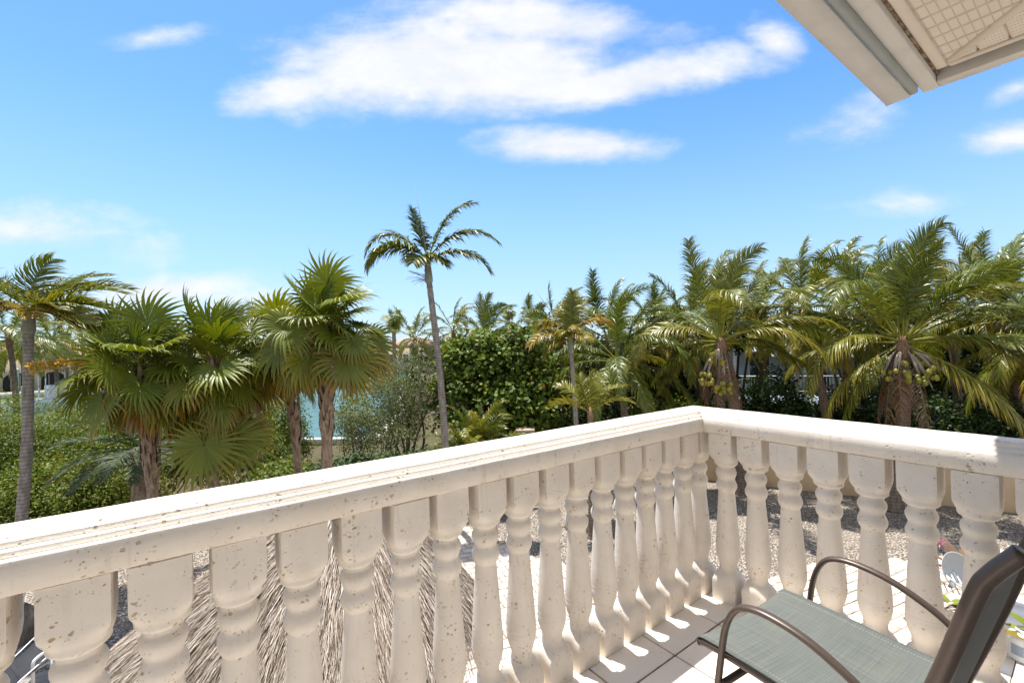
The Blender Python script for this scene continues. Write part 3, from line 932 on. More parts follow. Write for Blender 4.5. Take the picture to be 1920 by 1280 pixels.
def coconut_palm(label, group, crown, base, L, seed, n=20, custom=None, age=.12, nl=80, ll=.90, nuts=(), dead=0, r0=.16, r1=.12, wind=.22, elr=(80, -38), droop=.9, lean=.15, name='coconut_palm', tipage=.28, vang=.15, lw=.030, mat='coco_leaf', hidden_az=None):
    rng = np.random.default_rng(seed)
    crown = np.array(crown, float); base = np.array([*base, 0.0])
    root = empty(name, base, label, 'palm tree', group)
    trunk(root, base, crown + np.array([0, 0, -.1]), r0, r1, 'bark_coco', lean, .02, r0 * .9, rng=rng)
    r, f = view_frame(crown)
    MB().tube([crown + np.array([0, 0, z]) for z in (-.45, -.25, 0, .2, .36)], [r1 * 1.02, r1 * 1.2, r1 * 1.35, r1 * .9, .02], 10).build('crown_fibre', MATS['fibre'], root, smooth=True)
    fr = []
    for k in range(n):
        u = k / max(1, n - 1); fr.append((k * 137.5 + rng.uniform(-14, 14) + seed * 31, elr[0] + (elr[1] - elr[0]) * u ** .8 + rng.uniform(-7, 7), L * (.78 + .3 * math.sin(math.pi * min(1, u * .8 + .15))) * rng.uniform(.9, 1.08), u))
    fr = [(*c, 1.0) for c in fr] + [(*c, .6 - c[1] / 140, .55) for c in (custom or [])]
    for az, el, l, u, dk in fr:
        if nuts and dk == 1.0 and el < 46 and -135 < (az + 180) % 360 - 180 < -40: continue     # keep the fruit in view
        a = age + .20 * max(0, u - .35) + (rng.random() ** 2.5) * .22
        b = crown + (math.cos(R(az)) * r + math.sin(R(az)) * f) * r1 * .9 + np.array([0, 0, .12 + .22 * math.sin(R(max(el, -20)))])
        add_frond(root, b, az, el, l, rng, mat=mat, nl=nl, ll=ll * min(1, l / L + .1), lw=lw, droop=dk * droop * (.7 + .5 * u), wind=wind * (1.25 - .5 * u), ldroop=.85 + .5 * u, fwd=(.65, 1.7), vang=vang - .35 * u, age=a, tipage=tipage, twist=rng.normal(0, .35), rr=.026)
    for k in range(dead):
        az = -90 + (k - dead / 2) * 48 + rng.uniform(-12, 12)
        add_frond(root, crown + np.array([0, 0, -.15]) + (math.cos(R(az)) * r + math.sin(R(az)) * f) * r1 * 1.6, az, -66 - rng.uniform(0, 12), L * rng.uniform(.45, .75), rng, name='dead_frond', nl=int(nl * .6), ll=ll * .62, lw=.018, droop=1.6, wind=.02, ldroop=2.6, vang=-.5, age=.9 + .08 * rng.random(), tipage=.06, rr=.022)
    for (dx, dz, m) in nuts:
        nut_cluster(root, crown + r * dx - f * .40 + np.array([0, 0, dz]), m, rng)
        for q in range(3):
            a = crown + r * (dx * .3) - f * .12 + np.array([0, 0, -.05]); e = crown + r * (dx * 1.3 + rng.uniform(-.2, .2)) - f * .34 + np.array([0, 0, dz - .25 + rng.uniform(-.25, .1)])
            MB().tube(smoothpath([a, (a + e) / 2 + np.array([0, 0, .12]) - f * .1, e], 8), [.012, .014, .02, .034, .04, .036, .022, .012, .004][:9][:len(smoothpath([a, (a + e) / 2, e], 8))], 5).build('flower_sheath', MATS['spathe'], root, smooth=True)
    return root


def small_palm(label, name, crown, base, fronds, seed, r0, r1, shaft, spear=None, mat='coco_leaf', age=.1, nl=44, ll=.42, lw=.05, flower=None, lean=0.0, group=None, tipage=.35, droop=.8, wind=.2, ldroop=.8, vang=.35, shaft_mat='crownshaft', bmat='bark_ring', fwd=(.35, 1.3)):
    rng = np.random.default_rng(seed); crown = np.array(crown, float); base = np.array([*base, 0.0])
    root = empty(name, base, label, 'palm tree', group)
    dirn = nrm(crown - base); low = crown - dirn * shaft
    trunk(root, base, low, r0, r1, bmat, lean, .022, r0 * .5, n=90, rng=rng)
    MB().tube([low - dirn * .03, low + dirn * .02, low + dirn * shaft * .2, low + dirn * shaft * .6, crown, crown + dirn * .12], [r1 * 1.15, r1 * 1.3, r1 * 1.32, r1 * 1.12, r1 * .8, r1 * .3], 14).build('crownshaft', MATS[shaft_mat], root, smooth=True)
    for az, el, l, dr, ag in fronds:
        add_frond(root, crown + dirn * rng.uniform(-.05, .06), az, el, l, rng, mat=mat, nl=nl, ll=ll, lw=lw, droop=dr * droop, wind=wind, ldroop=ldroop, vang=vang, age=age + ag, tipage=tipage, rr=.020, start=.13, twist=rng.normal(0, .3), fwd=fwd)
    if spear is not None:
        MB().tube([crown, crown + np.array(spear) * .5, crown + np.array(spear)], [.022, .014, .003], 6).build('spear_leaf', MATS['crownshaft'], root, smooth=True)
    if flower is not None:
        r, f = view_frame(crown); m = MB(); q = low.copy()
        for k in range(26):
            e = q + r * rng.uniform(-.62, -.08) - f * rng.uniform(-.1, .25) + np.array([0, 0, rng.uniform(-.12, .35)])
            m.tube(smoothpath([q, q * .5 + e * .5 + np.array([0, 0, .06]), e], 5), [.007, .005, .005, .004, .004, .003][:len(smoothpath([q, e, e], 5))], 4)
        m.build('flower_stalk', MATS['spathe'], root)
    return root


def fan_geo(hub, axis, nor, Rl, rng, ns=30, span=150, droop=.5, age=.15, tipage=.5, wind=.15, cup=.12):
    a = nrm(np.array(axis, float)); nn = np.array(nor, float); nn = nrm(nn - (nn @ a) * a); s = np.cross(a, nn)
    ph = np.linspace(-R(span), R(span), ns) + rng.normal(0, .012, ns)
    d = nrm(np.cos(ph)[:, None] * a + np.sin(ph)[:, None] * s + cup * nn)
    perp = nrm(np.cross(nn[None, :], d))
    ln = Rl * (1 - .30 * np.abs(ph / R(span)) ** 2.2) * rng.uniform(.78, 1.08, ns)
    rs = np.array([.03, .25, .48, .70, .88, 1.0]); hw0 = math.tan(R(span) / ns) * 1.06
    pos = hub + d * (ln * rs[0])[:, None]; dd = d.copy(); C = []; Wd = []
    for k in range(6):
        if k:
            pos = pos + dd * (ln * (rs[k] - rs[k - 1]))[:, None]
            dr = droop * rng.uniform(.75, 1.25, ns)[:, None]
            dd = nrm(dd + G * dr * max(0, rs[k] - .22) * .9 + WIND * wind * rs[k] * .8)
        C.append(pos)
        w = ln * rs[k] * hw0 if rs[k] < .5 else ln * .5 * hw0 * (1 - ((rs[k] - .5) / .5) ** 1.15 * .96)
        Wd.append(w)
    C = np.stack(C, 1); Wd = np.stack(Wd, 1)[..., None]
    fold = nn[None, None, :] * Wd * .55
    L_ = C - perp[:, None, :] * Wd; Rr = C + perp[:, None, :] * Wd; M = C + fold
    V = np.stack([L_, M, Rr], 2).reshape(-1, 3)
    b = np.arange(ns)[:, None] * 18 + np.arange(5)[None, :] * 3
    F = np.concatenate([np.stack([b, b + 1, b + 4, b + 3], -1).reshape(-1, 4), np.stack([b + 1, b + 2, b + 5, b + 4], -1).reshape(-1, 4)])
    ag = age + tipage * np.clip(rs - .3, 0, 1)[None, :] ** 1.3 * rng.uniform(.5, 1.3, ns)[:, None] + rng.normal(0, .03, ns)[:, None]
    return V, F, np.clip(ag, 0, 1).repeat(3, 1).ravel(), np.repeat(rng.random(ns) * .6 + .2, 18)


def add_fan(root, base, az, el, pet, Rl, rng, age=.1, tipage=.5, droop=.5, face=None, bend=.5, wind=.15, span=150):
    r, f = view_frame(base)
    d = math.cos(R(el)) * (math.cos(R(az)) * r + math.sin(R(az)) * f) + np.array([0, 0, math.sin(R(el))])
    P = [np.array(base)]; dd = d
    for k in range(6):
        P.append(P[-1] + dd * pet / 6); dd = nrm(dd + G * bend * .25 + WIND * wind * .12)
    P = np.array(P)
    ax = nrm(dd + G * bend * .6)
    hz = nrm(np.array([d[0], d[1], 0]) + 1e-6)
    up = nrm(np.cross(np.cross(ax, np.array([0, 0, 1.0])), ax))       # upward face of the blade
    nor = face if face is not None else nrm(up * .75 + hz * .55 * (1 if el < 25 else -1.0) - f * .35)
    if face is None: nor = nrm(nor + rng.normal(0, .38, 3))
    V, F, A, Rn = fan_geo(P[-1], ax, nor, Rl, rng, age=age, tipage=tipage, droop=droop, wind=wind, span=span)
    k = 4; n = len(P); T = np.gradient(P, axis=0); T = nrm(T); S = nrm(np.cross(T, nor + .001)); Q = np.cross(S, T)
    rad = np.linspace(.020, .010, n); ang = np.arange(k) * math.pi / 2
    PV = (P[:, None, :] + rad[:, None, None] * (np.cos(ang)[None, :, None] * S[:, None, :] * 1.3 + np.sin(ang)[None, :, None] * Q[:, None, :])).reshape(-1, 3)
    i, j = np.meshgrid(np.arange(n - 1), np.arange(k), indexing='ij')
    PF = np.stack([i * k + j, i * k + (j + 1) % k, (i + 1) * k + (j + 1) % k, (i + 1) * k + j], -1).reshape(-1, 4)
    o = mk('fan_leaf', np.concatenate([V, PV]), np.concatenate([F, PF + len(V)]), MATS['fan_leaf'], root,
           attrs={'age': np.concatenate([A, np.full(len(PV), min(.5, .32 + age * .3))]), 'rnd': np.concatenate([Rn, np.full(len(PV), .7)])})
    return o


def fan_palm(label, crown, base, leaves, seed, r=.13, group='fan palms along the canal side of the yard', Rl=.8, boots=70, flower=(), lean=0.0, bootlen=2.2):
    rng = np.random.default_rng(seed); crown = np.array(crown, float); base = np.array([*base, 0.0])
    root = empty('fan_palm', base, label, 'palm tree', group)
    _, P = trunk(root, base, crown, r * 1.05, r * .95, 'bark_fan', lean, .01, r * .5, rng=rng, n=50)
    m = MB(); ax = nrm(crown - base); top = np.linalg.norm(crown - base)
    for k in range(boots):
        u = k / boots; h = top - bootlen * (1 - u) - .02; a = k * 2.4 + rng.uniform(-.2, .2)
        c = P[int(np.clip(h / top * (len(P) - 1), 0, len(P) - 1))]
        c = c + ax * 0; c[2] = base[2] + h * ax[2]
        o = np.array([math.cos(a), math.sin(a), 0]); s = np.array([-math.sin(a), math.cos(a), 0])
        ln = rng.uniform(.26, .50); w = rng.uniform(.04, .075); out = rng.uniform(.015, .05) + .05 * u
        b = c + o * r * .9; e = c + o * (r + out) + np.array([0, 0, ln]) + s * rng.uniform(-.04, .04); md = (b + e) / 2 + o * .01
        m.add([b - s * w, b + s * w, md + s * w * .8 + o * .02, md - s * w * .8 + o * .02, e + s * w * .3, e - s * w * .3], [(0, 1, 2, 3), (3, 2, 4, 5)])
    m.build('leaf_bases', MATS['bark_fan'], root)
    for q in leaves:
        az, el, pet, ag = q[:4]; kw = q[4] if len(q) > 4 else {}
        add_fan(root, crown + ax * rng.uniform(-.15, .12), az, el, pet, Rl * kw.pop('s', 1.0) * rng.uniform(.93, 1.07), rng, age=ag, **kw)
    rr, ff = view_frame(crown)
    for (az, el, l) in flower:
        d = math.cos(R(el)) * (math.cos(R(az)) * rr + math.sin(R(az)) * ff) + np.array([0, 0, math.sin(R(el))])
        Pp = [crown]; dd = d
        for k in range(10): Pp.append(Pp[-1] + dd * l / 10); dd = nrm(dd + G * .06)
        st = MB().tube(Pp, np.linspace(.014, .005, 11), 5).build('flower_stalk', MATS['spathe'], root, smooth=True)
        V = []; F = []; n = 0
        for k in range(900):
            t = rng.uniform(.35, 1.0); i = min(9, int(t * 10)); q = Pp[i] + (Pp[i + 1] - Pp[i]) * (t * 10 - i)
            p = q + np.array([rng.normal(0, .03), rng.normal(0, .05), -abs(rng.normal(0, .09))]); e = rng.normal(0, .017, 3); g2 = rng.normal(0, .017, 3)
            V += [p, p + e, p + e + g2, p + g2]; F.append((n, n + 1, n + 2, n + 3)); n += 4
        mk('flower_spray', V, F, MATS['flower'], st, attrs={'age': np.repeat(rng.random(n // 4), 4), 'rnd': np.repeat(rng.random(n // 4), 4)})
    return root


def leaf_cloud(n, blobs, size, rng, aspect=.55, up=.45, clump=.16, perclump=26, six=False, agep=.12, agem=.15, shell=.3):
    blobs = [(np.array(c, float), np.array(r, float)) for c, r in blobs]
    w = np.array([(r[0] * r[1] + r[0] * r[2] + r[1] * r[2]) for _, r in blobs]); w /= w.sum()
    nc = max(8, n // perclump); bi = rng.choice(len(blobs), nc, p=w)
    d = nrm(rng.normal(0, 1, (nc, 3))); d[:, 2] = np.where(d[:, 2] < -.55, -d[:, 2], d[:, 2])
    c0 = np.array([b[0] for b in blobs])[bi]; r0 = np.array([b[1] for b in blobs])[bi]
    depth = 1 - shell * rng.random(nc) ** 1.6 + rng.normal(0, .07, nc)
    cc = c0 + d * r0 * depth[:, None]
    ci = rng.integers(0, nc, n); sc = np.minimum(r0.mean(1), 1.6)[ci]
    p = cc[ci] + rng.normal(0, 1, (n, 3)) * (clump * sc)[:, None] * np.array([1, 1, .75])
    p[:, 2] = np.maximum(p[:, 2], .04)
    out = d[ci]
    nor = nrm(out * .55 + np.array([0, 0, up]) + rng.normal(0, .55, (n, 3)))
    t = nrm(np.cross(nor, rng.normal(0, 1, (n, 3)))); s = np.cross(nor, t)
    L = size * rng.uniform(.7, 1.25, n)[:, None]; wd = L * aspect * .5
    if six:
        V = np.stack([p - t * L * .5, p - t * L * .22 - s * wd * .95 + nor * L * .06, p + t * L * .25 - s * wd * .9 + nor * L * .06, p + t * L * .5, p + t * L * .25 + s * wd * .9 + nor * L * .06, p - t * L * .22 + s * wd * .95 + nor * L * .06], 1)
        k = 6
    else:
        V = np.stack([p - t * L * .5, p - s * wd + nor * L * .08, p + t * L * .5 - nor * L * .05, p + s * wd + nor * L * .08], 1); k = 4
    F = np.arange(n * k).reshape(n, k)
    clv = rng.random(nc)[ci]
    age = np.where(rng.random(n) < agep * .12, rng.uniform(.75, 1, n), agem + .32 * clv * rng.random(n) + np.where(rng.random(n) < agep, .3, 0))
    return V.reshape(-1, 3), F, np.clip(age, 0, 1).repeat(k), (clv * .5 + .5 * rng.random(n)).repeat(k)


def bush(name, label, cat, base, blobs, n, size, mat, seed, group=None, stems=7, r=.05, bark='bark_grey', **kw):
    rng = np.random.default_rng(seed); base = np.array([*base[:2], 0.0])
    root = empty(name, base, label, cat, group)
    ab = [((base[0] + c[0], base[1] + c[1], c[2]), rr) for c, rr in blobs]
    V, F, A, Rn = leaf_cloud(n, ab, size, rng, **kw)
    mk('crown' if cat == 'tree' else 'foliage', V, F, MATS[mat], root, attrs={'age': A, 'rnd': Rn})
    m = MB()
    for k in range(stems):
        c, rr = ab[k % len(ab)]; c = np.array(c); e = c + nrm(rng.normal(0, 1, 3)) * np.array(rr) * .8; e[2] = max(e[2], .4)
        b = base + np.array([rng.normal(0, .18), rng.normal(0, .18), 0])
        md = (b + c) / 2 + np.array([rng.normal(0, .15), rng.normal(0, .15), 0])
        pth = smoothpath([b, md, c * .6 + e * .4, e], 12); m.tube(pth, np.linspace(r, r * .2, len(pth)), 6)
    m.build('trunk' if cat == 'tree' else 'stems', MATS[bark], root, smooth=True)
    return root


# ------------------------------------------------------------------ the far side of the canal and the neighbours
def frame_box(c, wdt, dep, yaw):
    """local frame: x along the front, y away, origin at the middle of the front"""
    c = np.array([*c[:2], 0.0]); a = R(yaw); ex = np.array([math.cos(a), math.sin(a), 0]); ey = np.array([-math.sin(a), math.cos(a), 0])
    return lambda x, y, z: c + ex * x + ey * y + np.array([0, 0, z])


def pale_house():
    d = 24.0; c = at(1440, 640, d); fn = frame_box((c[0] + 2.2, d), 16, 8, -18)
    root = empty('neighbour_house', fn(0, 0, 0), 'pale blue house with a white railed porch half hidden behind the coconut palms', 'house')
    MB().box(-7, 9, 2.2, 9, 0, 4.9, fn).build('wall', MATS['pale_house'], root)
    MB().box(-7, 9, 0.0, 2.195, 0, 1.75, fn).build('porch_base', MATS['pale_blue'], root)
    V = [fn(*q) for q in ((-7.8, -.7, 4.72), (9.8, -.7, 4.72), (9.8, 9.6, 4.72), (-7.8, 9.6, 4.72), (-7.8, -.7, 4.86), (9.8, -.7, 4.86), (9.8, 9.6, 4.86), (-7.8, 9.6, 4.86), (-4, 4.4, 6.3), (6, 4.4, 6.3))]
    MB().add(V, [(3, 2, 1, 0), (0, 1, 5, 4), (1, 2, 6, 5), (2, 3, 7, 6), (3, 0, 4, 7), (4, 5, 9, 8), (5, 6, 9), (6, 7, 8, 9), (7, 4, 8)]).build('roof', MATS['metal_roof'], root)
    for x in (-6.6, -3.6, -.6, 2.4, 5.4, 8.4): MB().box(x - .09, x + .09, .05, .23, 1.752, 4.715, fn).build('porch_column', MATS['white_paint'], root)
    for x in (-5.2, -2.0, 1.0, 3.9, 6.9):
        w = MB().box(x - .6, x + .6, 2.15, 2.21, 1.9, 4.1, fn).build('window', MATS['white_paint'], root)
        MB().box(x - .52, x + .52, 2.13, 2.148, 1.98, 4.02, fn).build('pane', MATS['glass'], w)
    rl = MB().box(-6.5, 8.3, .10, .18, 2.72, 2.79, fn).build('porch_railing', MATS['white_paint'], root)
    MB().box(-6.5, 8.3, .11, .17, 1.90, 1.96, fn).build('bottom_rail', MATS['white_paint'], rl)
    pr = MB().box(-.022, .022, -.022, .022, 0, .757).build('railing_post', MATS['white_paint'])
    for k in range(98):
        o = pr if k == 0 else copy(pr)
        p = fn(-6.4 + k * .15, .14, 1.962); o.parent = rl; o.location = tuple(p - ORG[rl]); o.rotation_euler = (0, 0, R(-18))


pale_house()


def left_house():
    d = 55.0; c = at(60, 690, d); fn = frame_box((c[0] - 2, d), 20, 10, 35)
    root = empty('tiled_roof_house', fn(0, 0, 0), 'peach house with arched openings and pink clay tile roof across the canal', 'house')
    MB().box(-9, 9, 0, 10, 0, 4.6, fn).build('wall', MATS['peach_wall'], root)
    V = [fn(*q) for q in ((-9.9, -.9, 4.6), (9.9, -.9, 4.6), (9.9, 10.9, 4.6), (-9.9, 10.9, 4.6), (-9.9, -.9, 4.8), (9.9, -.9, 4.8), (9.9, 10.9, 4.8), (-9.9, 10.9, 4.8), (-5, 5, 6.9), (5, 5, 6.9))]
    MB().add(V, [(3, 2, 1, 0), (0, 1, 5, 4), (1, 2, 6, 5), (2, 3, 7, 6), (3, 0, 4, 7), (4, 5, 9, 8), (5, 6, 9), (6, 7, 8, 9), (7, 4, 8)]).build('roof', MATS['clay_tile'], root)
    for x in (-6.6, -3.3, 0, 3.3, 6.6):
        V = []; n = 14
        prof = [(-1.1, .1), (1.1, .1)] + [(1.1 * math.cos(t), 2.0 + .95 * math.sin(t)) for t in np.linspace(0, math.pi, n)]
        for y in (-.06, .02): V += [fn(x + p, y, z) for p, z in prof]
        k = len(prof)
        F = [tuple(range(k - 1, -1, -1)), tuple(range(k, 2 * k))] + [(i, (i + 1) % k, k + (i + 1) % k, k + i) for i in range(k)]
        w = mk('arched_window', V, F, MATS['dark_opening'], root)
        for s in (-.4, .4): MB().box(x + s - .03, x + s + .03, -.10, -.062, .12, 2.7, fn).build('mullion', MATS['peach_wall'], w)
    MB().box(-9.5, 9.5, -3.0, -2.7, 0, .8, fn).build('terrace_wall', MATS['seawall'], root)


left_house()


def red_roof_house():
    d = 64.0; c = at(705, 640, d); fn = frame_box((c[0] - 1, d + 22), 12, 8, -10)
    root = empty('red_roof_house', fn(0, 0, 0), 'distant house with a red tile roof behind the right fan palm', 'house')
    MB().box(-5, 5, 0, 8, 0, 4.9, fn).build('wall', MATS['peach_wall'], root)
    V = [fn(*q) for q in ((-5.7, -.7, 4.9), (5.7, -.7, 4.9), (5.7, 8.7, 4.9), (-5.7, 8.7, 4.9), (-2, 4, 7.0), (2, 4, 7.0))]
    MB().add(V, [(3, 2, 1, 0), (0, 1, 5, 4), (1, 2, 5), (2, 3, 4, 5), (3, 0, 4)]).build('roof', MATS['clay_tile'], root)
    for x in (-3, 0, 3):
        w = MB().box(x - .6, x + .6, -.05, .01, 2.0, 3.8, fn).build('window', MATS['white_paint'], root)
        MB().box(x - .5, x + .5, -.07, -.052, 2.1, 3.7, fn).build('pane', MATS['glass'], w)


red_roof_house()


def piling(label, px, py0, y, h, r=.09):
    p = at(px, py0, y); c = np.array([p[0], p[1], 0.0])
    m = MB().lathe([(r, -.3), (r, h), (r * 1.15, h), (r * .2, h + r * 1.4)], c, 10)
    o = m.build('mooring_piling', MATS['white_paint'], None, origin=c, smooth=False)
    return tag(o, label, 'piling', 'white pilings of the boat lift')


piling('white piling left of the ringed palm trunk at the far left', 33, 720, 33, 3.9)
piling('short white piling standing just right of the ringed palm trunk', 42, 720, 36, 2.4)
piling('white boat lift piling at the bow of the grey boat', 115, 720, 30, 3.1, .11)
piling('white boat lift piling behind the grey boat', 136, 720, 30.5, 3.6)
piling('thin white piling on the far lawn edge', 73, 720, 38.2, 2.0, .06)


def boat(label, c, yaw, L, Wd, H, hull, deckmat, canopy=None, name='motor_boat'):
    fn0 = frame_box(c, 0, 0, yaw); root = empty(name, fn0(0, 0, c[2]), label, 'boat')
    fn = lambda x, y, z: fn0(x, y, z + c[2])
    ns = 12; V = []; ring = 7
    for i in range(ns + 1):
        t = i / ns; x = -L / 2 + L * t; w = Wd / 2 * (1 - max(0, (t - .45) / .55) ** 2.2); sh = H * (1 + .35 * t * t); kz = .0 + .45 * H * max(0, (t - .6) / .4) ** 2
        for yy, zz in ((-1, 1), (-.93, .55), (-.6, .12), (0, 0), (.6, .12), (.93, .55), (1, 1)):
            V.append(fn(x, yy * max(w, .02), kz + (sh - kz) * zz))
    F = [(i * ring + j, (i + 1) * ring + j, (i + 1) * ring + j + 1, i * ring + j + 1) for i in range(ns) for j in range(ring - 1)] + [tuple(range(ring))]
    mk('hull', V, F, MATS[hull], root, smooth=True)
    V = []
    for i in range(ns + 1):
        t = i / ns; x = -L / 2 + L * t; w = Wd / 2 * (1 - max(0, (t - .45) / .55) ** 2.2) * .98; sh = H * (1 + .35 * t * t) - .06
        V += [fn(x, -max(w, .015), sh), fn(x, max(w, .015), sh)]
    mk('deck', V, [(2 * i, 2 * i + 1, 2 * i + 3, 2 * i + 2) for i in range(ns)], MATS[deckmat], root)
    if canopy == 'console':
        MB().box(-.5, .4, -.45, .45, H, H + .9, fn).build('console', MATS['boat_white'], root, bevel=.06, seg=2)
        for sx in (-.7, .6):
            for sy in (-.7, .7): MB().tube([fn(sx, sy, H), fn(sx, sy, H + 2.0)], .03, 6).build('canopy_post', MATS['white_tube'], root)
        MB().box(-1.0, .9, -.9, .9, H + 2.0, H + 2.09, fn).build('canopy', MATS['canvas_grey'], root, bevel=.03)
        MB().box(-L / 2 - .35, -L / 2 + .02, -.2, .2, .1, H + .55, fn).build('outboard_motor', MATS['dark_cap'], root, bevel=.06, seg=2)
    elif canopy == 'cabin':
        MB().hexa([fn(*q) for q in ((-L * .25, -.9, H), (L * .16, -.8, H), (L * .16, .8, H), (-L * .25, .9, H), (-L * .22, -.75, H + 1.0), (L * .05, -.65, H + 1.0), (L * .05, .65, H + 1.0), (-L * .22, .75, H + 1.0))]).build('cabin', MATS['boat_white'], root, bevel=.06, seg=2)
        MB().box(-L * .17, -L * .0, -.86, -.80, H + .35, H + .75, fn).build('window', MATS['glass'], root)
    return root


p = at(112, 752, 30); boat('grey and white motor boat hanging on the boat lift beyond the mangroves', (p[0] - .4, 30.2, 1.1), 60, 5.2, 2.0, .9, 'boat_white', 'canvas_grey', 'console')
p = at(103, 800, 27.5); boat('small boat with bright blue deck cover moored below the boat lift', (p[0], 27.5, .05), 18, 3.2, 1.3, .5, 'boat_white', 'boat_blue', None, 'small_boat')
p = at(592, 690, 70); boat('white cabin boat at the far dock seen between two fan palm trunks', (p[0], 71.5, .05), 8, 9, 3.0, 1.5, 'boat_white', 'boat_white', 'cabin')


def dock():
    p = at(590, 700, 68); fn = frame_box((p[0], 68), 0, 0, 5)
    root = empty('wooden_dock', fn(0, 0, 0), 'grey wooden dock on piles in front of the distant white boat', 'dock')
    for k in range(60): MB().box(-12 + k * .4, -12 + k * .4 + .37, 0, 1.8, 1.02, 1.10, fn).build('plank', MATS['dock_wood'], root)
    MB().box(-12, 12, .1, .3, .82, 1.018, fn).build('beam', MATS['dock_wood'], root)
    for k in range(9):
        for y in (.2, 1.6): MB().tube([fn(-11.5 + k * 2.9, y, 0), fn(-11.5 + k * 2.9, y, 2.3 if y < 1 and k % 2 else .99)], .14, 8).build('pile', MATS['dock_wood'], root)


dock()

# ------------------------------------------------------------------ thatched hut below the balcony
def hut():
    rng = np.random.default_rng(8)
    A1, A2 = np.array([-2.15, 4.62, 3.06]), np.array([-1.45, 4.85, 3.08])
    root = empty('thatched_hut', (-1.8, 4.75, 0), 'round thatched palm leaf hut roof just below the left balustrade', 'hut')
    ez = 1.92
    ex, ey = np.array([.95, .31]), np.array([-.31, .95])

    def surf(phi, s, lift=0.0):      # phi round the hut, s 0 ridge .. 1 eave
        c, d = math.cos(phi), math.sin(phi)
        rid = A1 * (.5 - .5 * c) + A2 * (.5 + .5 * c)
        rx, ry = (1.42 if c > 0 else 2.15), 1.40
        e = np.array([-1.8, 4.735]) + ex * c * rx + ey * d * ry
        k = s; z = rid[2] + (ez - rid[2]) * (.80 * k + .20 * k ** 2.5)
        p = np.array([*(rid[:2] + (e - rid[:2]) * k), z + lift]); return p
    n, m = 40, 8
    V = [surf(2 * math.pi * i / n, (j + .02) / m * .97, -.05) for j in range(m + 1) for i in range(n)]
    F = [(j * n + i, j * n + (i + 1) % n, (j + 1) * n + (i + 1) % n, (j + 1) * n + i) for j in range(m) for i in range(n)]
    mk('roof_core', V, F, MATS['thatch_core'], root)
    # strands in courses, each strand one bent blade
    VV = []; AA = []; rn = []; cnt = 0
    for course in range(13):
        s0 = .01 + course / 13 * .93
        per = int(900 + 3600 * s0)
        for k in range(per):
            ph = 2 * math.pi * (k + rng.uniform(-.8, .8)) / per; sa = s0 + rng.uniform(-.03, .045); ln = rng.uniform(.16, .30)
            sw = rng.normal(0, .10)
            p0 = surf(ph, max(0.0, sa), rng.uniform(0, .03)); p1 = surf(ph + sw * .45 * ln, sa + ln * .33, rng.uniform(.02, .055)); p2 = surf(ph + sw * ln, sa + ln * .66, rng.uniform(.01, .07)); 
            if course == 12: p2 = p2 + np.array([0, 0, -rng.uniform(.0, .22)])
            t = nrm(p2 - p0); w = nrm(np.cross(t, [0, 0, 1.0]) + rng.normal(0, .5, 3)) * rng.uniform(.0018, .0046)
            VV += [p0 - w, p0 + w, p1 - w, p1 + w, p2 - w * .35, p2 + w * .35]; q = rng.random(); rn += [q * .55] * 2 + [q * .85 + .08] * 2 + [q * .9 + .1] * 2; cnt += 1
    b = np.arange(cnt)[:, None] * 6 + np.array([0, 2])[None, :]
    F = np.stack([b, b + 1, b + 3, b + 2], -1).reshape(-1, 4)
    mk('thatch', np.array(VV), F, MATS['thatch'], root, attrs={'rnd': rn, 'age': [0.0] * len(rn)})['kind'] = 'stuff'
    cp = MB().tube([A1 + np.array([-.1, 0, -.01]), A1 + np.array([0, 0, .04]), A2 + np.array([0, 0, .04]), A2 + np.array([.1, 0, -.01])], [.03, .07, .07, .03], 8).build('ridge_cap', MATS['thatch'], root, attrs={'rnd': [.3] * 32, 'age': [0] * 32})
    for ph in (.8, 2.3, 3.9, 5.5):
        e = surf(ph, .78, -.12); MB().tube([(e[0], e[1], .03), (e[0], e[1], e[2])], [.075, .06], 10).build('post', MATS['post'], root, smooth=True)


hut()


